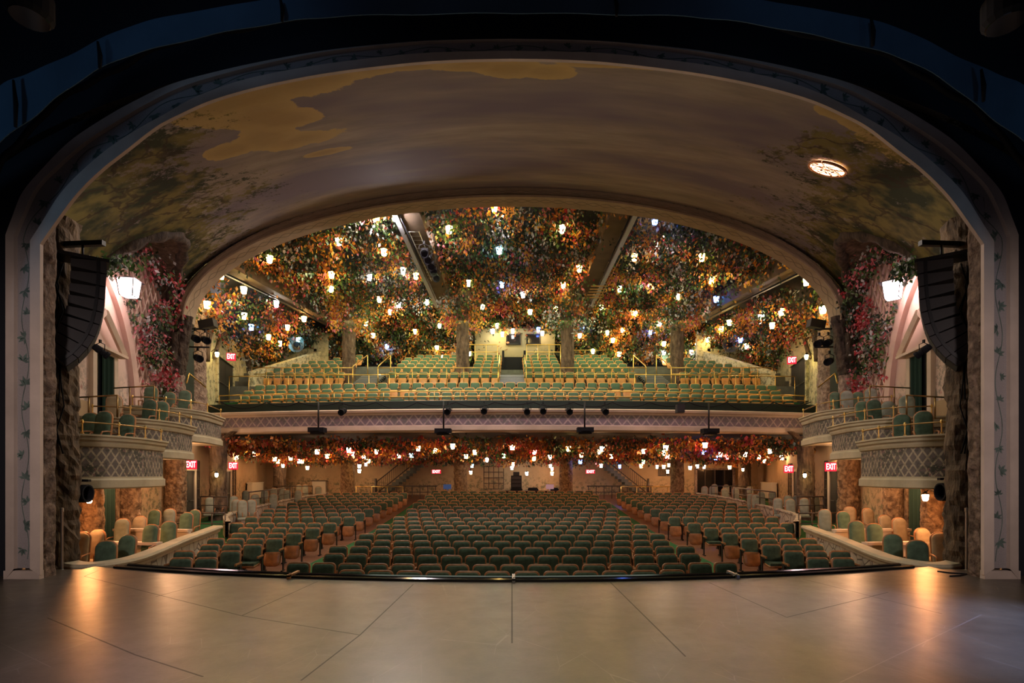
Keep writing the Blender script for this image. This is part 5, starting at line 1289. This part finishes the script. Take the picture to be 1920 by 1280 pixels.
for x, l in ((-4.1, 'on a stand behind the last centre row, left'), (2.4, 'on a stand behind the last centre row, right')):
    s = MB(); s.box((0, 0, .15), (.5, .04, .3)); s.box((0, .05, -.70), (.3, .3, .04)); s.box((0, .05, -.3), (.05, .04, .85)); t = s.build('computer_monitor', 'screen_blue' if x < 0 else 'screen_warm', None, Vector((x, 33.8, .80))); tag(t, 'small lit monitor %s' % l, 'monitor')
# metal grid frames
s = MB(); x0, x1, z0, z1 = -2.0, -.6, .7, 2.3
for k in range(5): s.bar((lerp(x0, x1, k/4), 37.9, z0), (lerp(x0, x1, k/4), 37.9, z1), .05, .05)
for k in range(5): s.bar((x0, 37.9, lerp(z0, z1, k/4)), (x1, 37.9, lerp(z0, z1, k/4)), .05, .05)
t = s.build('garden_trellis', 'bark_dark'); tag(t, 'square dark trellis on the back wall beside the rack', 'trellis')
for sx in (-1, 1):
    for d0, d1, l in ((20.75, 21.15, 'first'), (22.95, 23.3, 'second'), (25.2, 25.85, 'third'), (28.7, 29.4, 'fourth')):
        s = MB(); q = lambda d, z: Vector((sx*(Wx(d)+.08), d, z))
        for k in range(3): d = lerp(d0, d1, k/2); s.bar(q(d, -.1), q(d, 2.3), .05, .04)
        for k in range(7): z = -.1+k*.4; s.bar(q(d0, z), q(d1, z), .05, .04)
        t = s.build('garden_trellis', 'bark_dark'); tag(t, 'narrow dark trellis by the exits on the %s, %s from the boxes' % (SIDE[sx], l), 'trellis')
# ================================================================= FOLIAGE
rng = np.random.default_rng(5)
def foliage(name, anchors, per, droop, spread, lsize, label, weights, clump_sc=.8, thin=None, cat='foliage'):
    """anchors (n,3): each grows a hanging spray of leaves"""
    A = np.array(anchors); n = len(A)
    # patchy colour per spray
    val = np.array([noise.noise(Vector(p)*clump_sc) for p in A])+rng.normal(0, .12, n)
    rk = np.argsort(np.argsort(val))/max(1, n-1)
    cum = np.cumsum([w for _, w in weights]); cum = cum/cum[-1]
    colr = np.searchsorted(cum, rk); colr = np.minimum(colr, len(weights)-1)
    L = rng.uniform(.5, 1.0, n)*droop
    t = np.tile(np.linspace(.1, 1, per), (n, 1))+rng.uniform(-.05, .05, (n, per))
    ax = rng.normal(0, .35, (n, 3)); ax[:, 2] = -1; ax /= np.linalg.norm(ax, axis=1)[:, None]
    c = A[:, None, :]+ax[:, None, :]*(t*L[:, None])[:, :, None]+rng.normal(0, spread, (n, per, 3))*(1, 1, .5)
    c = c.reshape(-1, 3); m_ = len(c)
    d = rng.normal(0, .6, (m_, 3)); d[:, 2] -= .9; d /= np.linalg.norm(d, axis=1)[:, None]
    r = rng.normal(0, 1, (m_, 3)); w = np.cross(d, r); w /= np.linalg.norm(w, axis=1)[:, None]
    nrm = np.cross(d, w)
    ls = (lsize*rng.uniform(.65, 1.35, m_))[:, None]; wd = ls*.30
    p0 = c; p1 = c+d*ls*.45+w*wd+nrm*ls*.06; p2 = c+d*ls; p3 = c+d*ls*.45-w*wd+nrm*ls*.06
    Vv = np.stack([p0, p1, p2, p3], 1).reshape(-1, 3)
    me = bpy.data.meshes.new(name); me.vertices.add(m_*4); me.vertices.foreach_set('co', Vv.ravel())
    me.loops.add(m_*4); me.loops.foreach_set('vertex_index', np.arange(m_*4)); me.polygons.add(m_)
    me.polygons.foreach_set('loop_start', np.arange(m_)*4)
    mi = np.repeat(colr, per); flip = rng.random(m_) < .13; mi = np.where(flip, rng.integers(0, len(weights), m_), mi)
    for nm_, _ in weights: me.materials.append(M[nm_])
    me.polygons.foreach_set('material_index', mi.astype(np.int32)); me.update(calc_edges=True)
    o = bpy.data.objects.new(name, me); C.objects.link(o); tag(o, label, cat, None, 'stuff'); return o
BW = [('leaf_silver', .06), ('leaf_dark', .26), ('leaf_green', .24), ('leaf_brown', .08), ('leaf_rust', .07), ('leaf_orange', .12), ('leaf_gold', .10), ('leaf_pink', .04), ('leaf_red', .03)]
edges = [-16.9, -11.65, -4.1, 4.35, 11.65, 16.9]
for bi in range(5):
    x0, x1 = edges[bi]+.55, edges[bi+1]-.55
    if bi == 0: x0 = -16.9
    if bi == 4: x1 = 16.9
    A = []
    area = (x1-x0)*17.2
    for _ in range(int(area*17)):
        d = 20.5+17.2*R.random(); x = R.uniform(x0, x1)
        if abs(x) > Wx(d)+.1: continue
        und = noise.noise(Vector((x*.45, d*.45, 0)))*.5
        A.append((x, d, zc(x, d)-.1-(R.random()*.7-und*.5)*(.3 if d > 30 and abs(x-.2) < 3.4 else 1)))
    for cx in (-9.1, -2.75, 3.1, 9.2):
        if x0 < cx < x1:
            for _ in range(260):
                an = R.uniform(0, 2*PI); rr = .42+R.random()*.9; A.append((cx+rr*math.cos(an), 29.75+rr*math.sin(an), R.uniform(9.9, 11.6)+rr*.3))
    foliage('foliage', A, 7, .75, .14, .17, 'dense autumn foliage hanging from the balcony ceiling, %s' % BAYN[bi], BW)
A = []
for _ in range(4200):
    x = R.uniform(-16.5, 16.5); d = 36.4+R.random()*1.4
    z = R.uniform(9.9, 12.6)
    if abs(x-.2) < 3.0 and z < 12.0 and R.random() < .985: continue
    if abs(x) > 12.6 and z > 11.5: continue
    A.append((x, d, z))
foliage('foliage', A, 6, .7, .14, .21, 'dark leafy screen covering the rear wall of the balcony', [('leaf_dark', .34), ('leaf_green', .24), ('leaf_brown', .14), ('leaf_orange', .1), ('leaf_rust', .08), ('leaf_gold', .05), ('leaf_silver', .05)])
A = []
for _ in range(5200):
    x = R.uniform(-15.5, 15.5); d = 22.9+R.random()**.8*13.5
    if abs(x) > Wx(d)-.1: continue
    bot = interp(d, [22.9, 27, 33, 36.5], [3.05, 2.75, 2.45, 2.35])
    A.append((x, d, R.uniform(bot+.25, 3.45)+.12*noise.noise(Vector((x, d, 0)))))
foliage('foliage', A, 7, .45, .13, .17, 'red and rust coloured leaves hanging from the ceiling under the balcony', [('leaf_dark', .20), ('leaf_green', .08), ('leaf_brown', .20), ('leaf_rust', .22), ('leaf_orange', .14), ('leaf_gold', .04), ('leaf_red', .12)])
for sx in (-1, 1):
    A = []
    for _ in range(560):
        t = R.random()
        if t < .62:   # hanging column of ivy beside the trunk
            z = R.uniform(3.6, 7.9); d = 18.6+.6*math.sin(z*1.7)+R.gauss(0, .38); xx = Wx(d)+.0-abs(R.gauss(0, .18))
        elif t < .84:  # under the niche arch
            a = R.uniform(.15*PI, .95*PI); d = NIC-(NHW-.4)*math.cos(a); z = NSP+(NTOP-NSP-.35)*math.sin(a)+R.gauss(0, .12); xx = Wx(d)-R.random()*1.0*math.sin(a)
        else:
            d = R.uniform(14.6, 18.5); z = R.uniform(3.9, 7.0)
            u = (d-13.7)/3.75
            if abs(u) < 1 and z < 3.6+4.6*math.sqrt(1-u*u)+.3: z = 3.6+4.6*math.sqrt(max(0, 1-u*u))+.35+R.random()*1.0
            xx = Wx(d)+.12-R.random()*.12
        A.append((sx*xx, d, z))
    A = [a for a in A if (Vector(a)-Vector((sx*11.2, 15.6, 7.1))).length > 1.1]
    foliage('ivy', A, 6, .42, .10, .13, 'ivy and red flowers climbing the %s-hand box niche' % SIDE[sx], [('leaf_dark', .24), ('leaf_green', .20), ('leaf_silver', .12), ('leaf_pink', .24), ('leaf_red', .20)], 1.2, cat='ivy')
    A = [(sx*R.uniform(9.15, 9.95), 12.5+R.random()*.5, 6.85+R.gauss(0, .10)) for _ in range(42)]
    foliage('ivy', A, 6, .38, .07, .13, 'pale green leaves trailing beside the top of the %s loudspeaker array' % SIDE[sx], [('leaf_green', .5), ('leaf_silver', .3), ('leaf_dark', .2)], 1.0, cat='ivy')
# ================================================================= LIGHTS
def area(loc, aim, size, power, col, name='work_light', sy=None, spread=None):
    l = bpy.data.lights.new(name, 'AREA'); l.energy = power; l.color = col; l.size = size
    if sy: l.shape = 'RECTANGLE'; l.size_y = sy
    if spread: l.spread = math.radians(spread)
    o = bpy.data.objects.new(name, l); C.objects.link(o); o.location = loc; o.rotation_euler = (Vector(aim)-Vector(loc)).to_track_quat('-Z', 'Y').to_euler(); return o
def point(loc, power, col, r=.09, name='under_box_lamp'):
    l = bpy.data.lights.new(name, 'POINT'); l.energy = power; l.color = col; l.shadow_soft_size = r
    o = bpy.data.objects.new(name, l); C.objects.link(o); o.location = loc; return o
def spot(loc, aim, power, col, ang=60, blend=.6, r=.15, name='stage_spot'):
    l = bpy.data.lights.new(name, 'SPOT'); l.energy = power; l.color = col; l.spot_size = math.radians(ang); l.spot_blend = blend; l.shadow_soft_size = r
    o = bpy.data.objects.new(name, l); C.objects.link(o); o.location = loc; o.rotation_euler = (Vector(aim)-Vector(loc)).to_track_quat('-Z', 'Y').to_euler(); return o
area((0, 3.0, 8.6), (0, 5.2, 0), 3.2, 88, (1.0, .82, .56), sy=2, spread=82)
for sx in (-1, 1): spot((sx*4.0, 1.6, 3.8), (sx*8.1, 8.7, 2.3), 1000, (1.0, .80, .72), 52, 1.0, .3, 'pillar_fill')  # unseen fill spots added to brighten the frame pillars
area((0, -1.0, 3.0), (0, 9, 5), 6, 16, (1.0, .76, .72), sy=2)  # unseen front fill added behind the camera for the frame
for sx, pw in ((-1, 1.0), (1, .55)):
    spot((sx*9.6, 4.6, 4.6), (sx*8.0, 7.7, 6.3), 85*pw, (.35, .65, 1.0), 75, 1.0, .3); spot((sx*4.5, 5.0, 9.6), (sx*4.5, 7.7, 8.3), 24*pw, (.35, .62, 1.0), 90, 1.0, .3)
spot((9.5, 1.0, 7.5), (5.4, 5.6, 0), 13000, (.38, .52, 1.0), 27, .9)
spot((-5, 1.0, 8.5), (-3.4, 4.5, 0), 1100, (.85, .62, .95), 24, 1.0)
area((0, 11.5, 2.6), (-.5, 11.0, 12), 9, 82, (1.0, .80, .58), sy=3, name='vault_fill')  # added fill floating in mid-air to brighten the vault
area((0, 19.0, 8.6), (0, 24, 3.6), 14, 400, (1.0, .68, .72), sy=1, name='balcony_wash')
area((0, 24, 10.8), (0, 26, 5), 20, 600, (.92, .97, .40), sy=3, name='balcony_fill')  # unseen fill added above the lower balcony seats
area((0, 31, 11.0), (0, 33, 7), 20, 700, (.95, .95, .45), sy=4, name='balcony_fill')  # second added fill, above the upper balcony seats
for sx in (-1, 1):
    area((sx*6.5, 11.5, 7.0), (sx*9.4, 13.5, 2.4), 1.5, 60, (1.0, .85, .68), name='box_wash')
    spot((sx*10.2, 12.6, 1.25), (sx*9.9, 14.8, -1), 120, (1.0, .50, .22), 150, 1, .2, 'under_box_light')
    point((sx*10.75, 15.1, 1.75), 95, (1.0, .55, .28)); point((sx*11.2, 17.5, 2.2), 110, (1.0, .50, .24)); point((sx*13.1, 22.0, 2.6), 45, (1.0, .55, .28))
area((0, 13.5, 6.8), (0, 17, -1), 10, 140, (.85, 1.0, .80), sy=3, name='seat_fill')  # unseen mid-air fill added to brighten the orchestra seats
w = bpy.data.worlds.new('World'); bpy.context.scene.world = w; w.use_nodes = True
w.node_tree.nodes['Background'].inputs[0].default_value = (.02, .025, .05, 1); w.node_tree.nodes['Background'].inputs[1].default_value = .15
cam = bpy.data.cameras.new('camera'); co = bpy.data.objects.new('camera', cam); C.objects.link(co)
co.location = (0, 0, EYE); co.rotation_euler = (PI/2, 0, 0); cam.sensor_width = 36; cam.lens = 36*1000/1920; cam.shift_y = 250/1920; cam.clip_end = 200
sc = bpy.context.scene; sc.camera = co
sc.view_settings.view_transform = 'Standard'; sc.view_settings.look = 'None'; sc.view_settings.gamma = 1; sc.view_settings.use_curve_mapping = False; sc.view_settings.exposure = 0.0
cy = sc.cycles; cy.use_denoising = True; cy.use_light_tree = True; cy.max_bounces = 6; cy.diffuse_bounces = 3; cy.glossy_bounces = 3; cy.transmission_bounces = 2; cy.sample_clamp_indirect = 4; cy.sample_clamp_direct = 0; cy.caustics_reflective = False; cy.caustics_refractive = False
try: cy.denoiser = 'OPENIMAGEDENOISE'; cy.denoising_input_passes = 'RGB_ALBEDO_NORMAL'
except Exception: pass
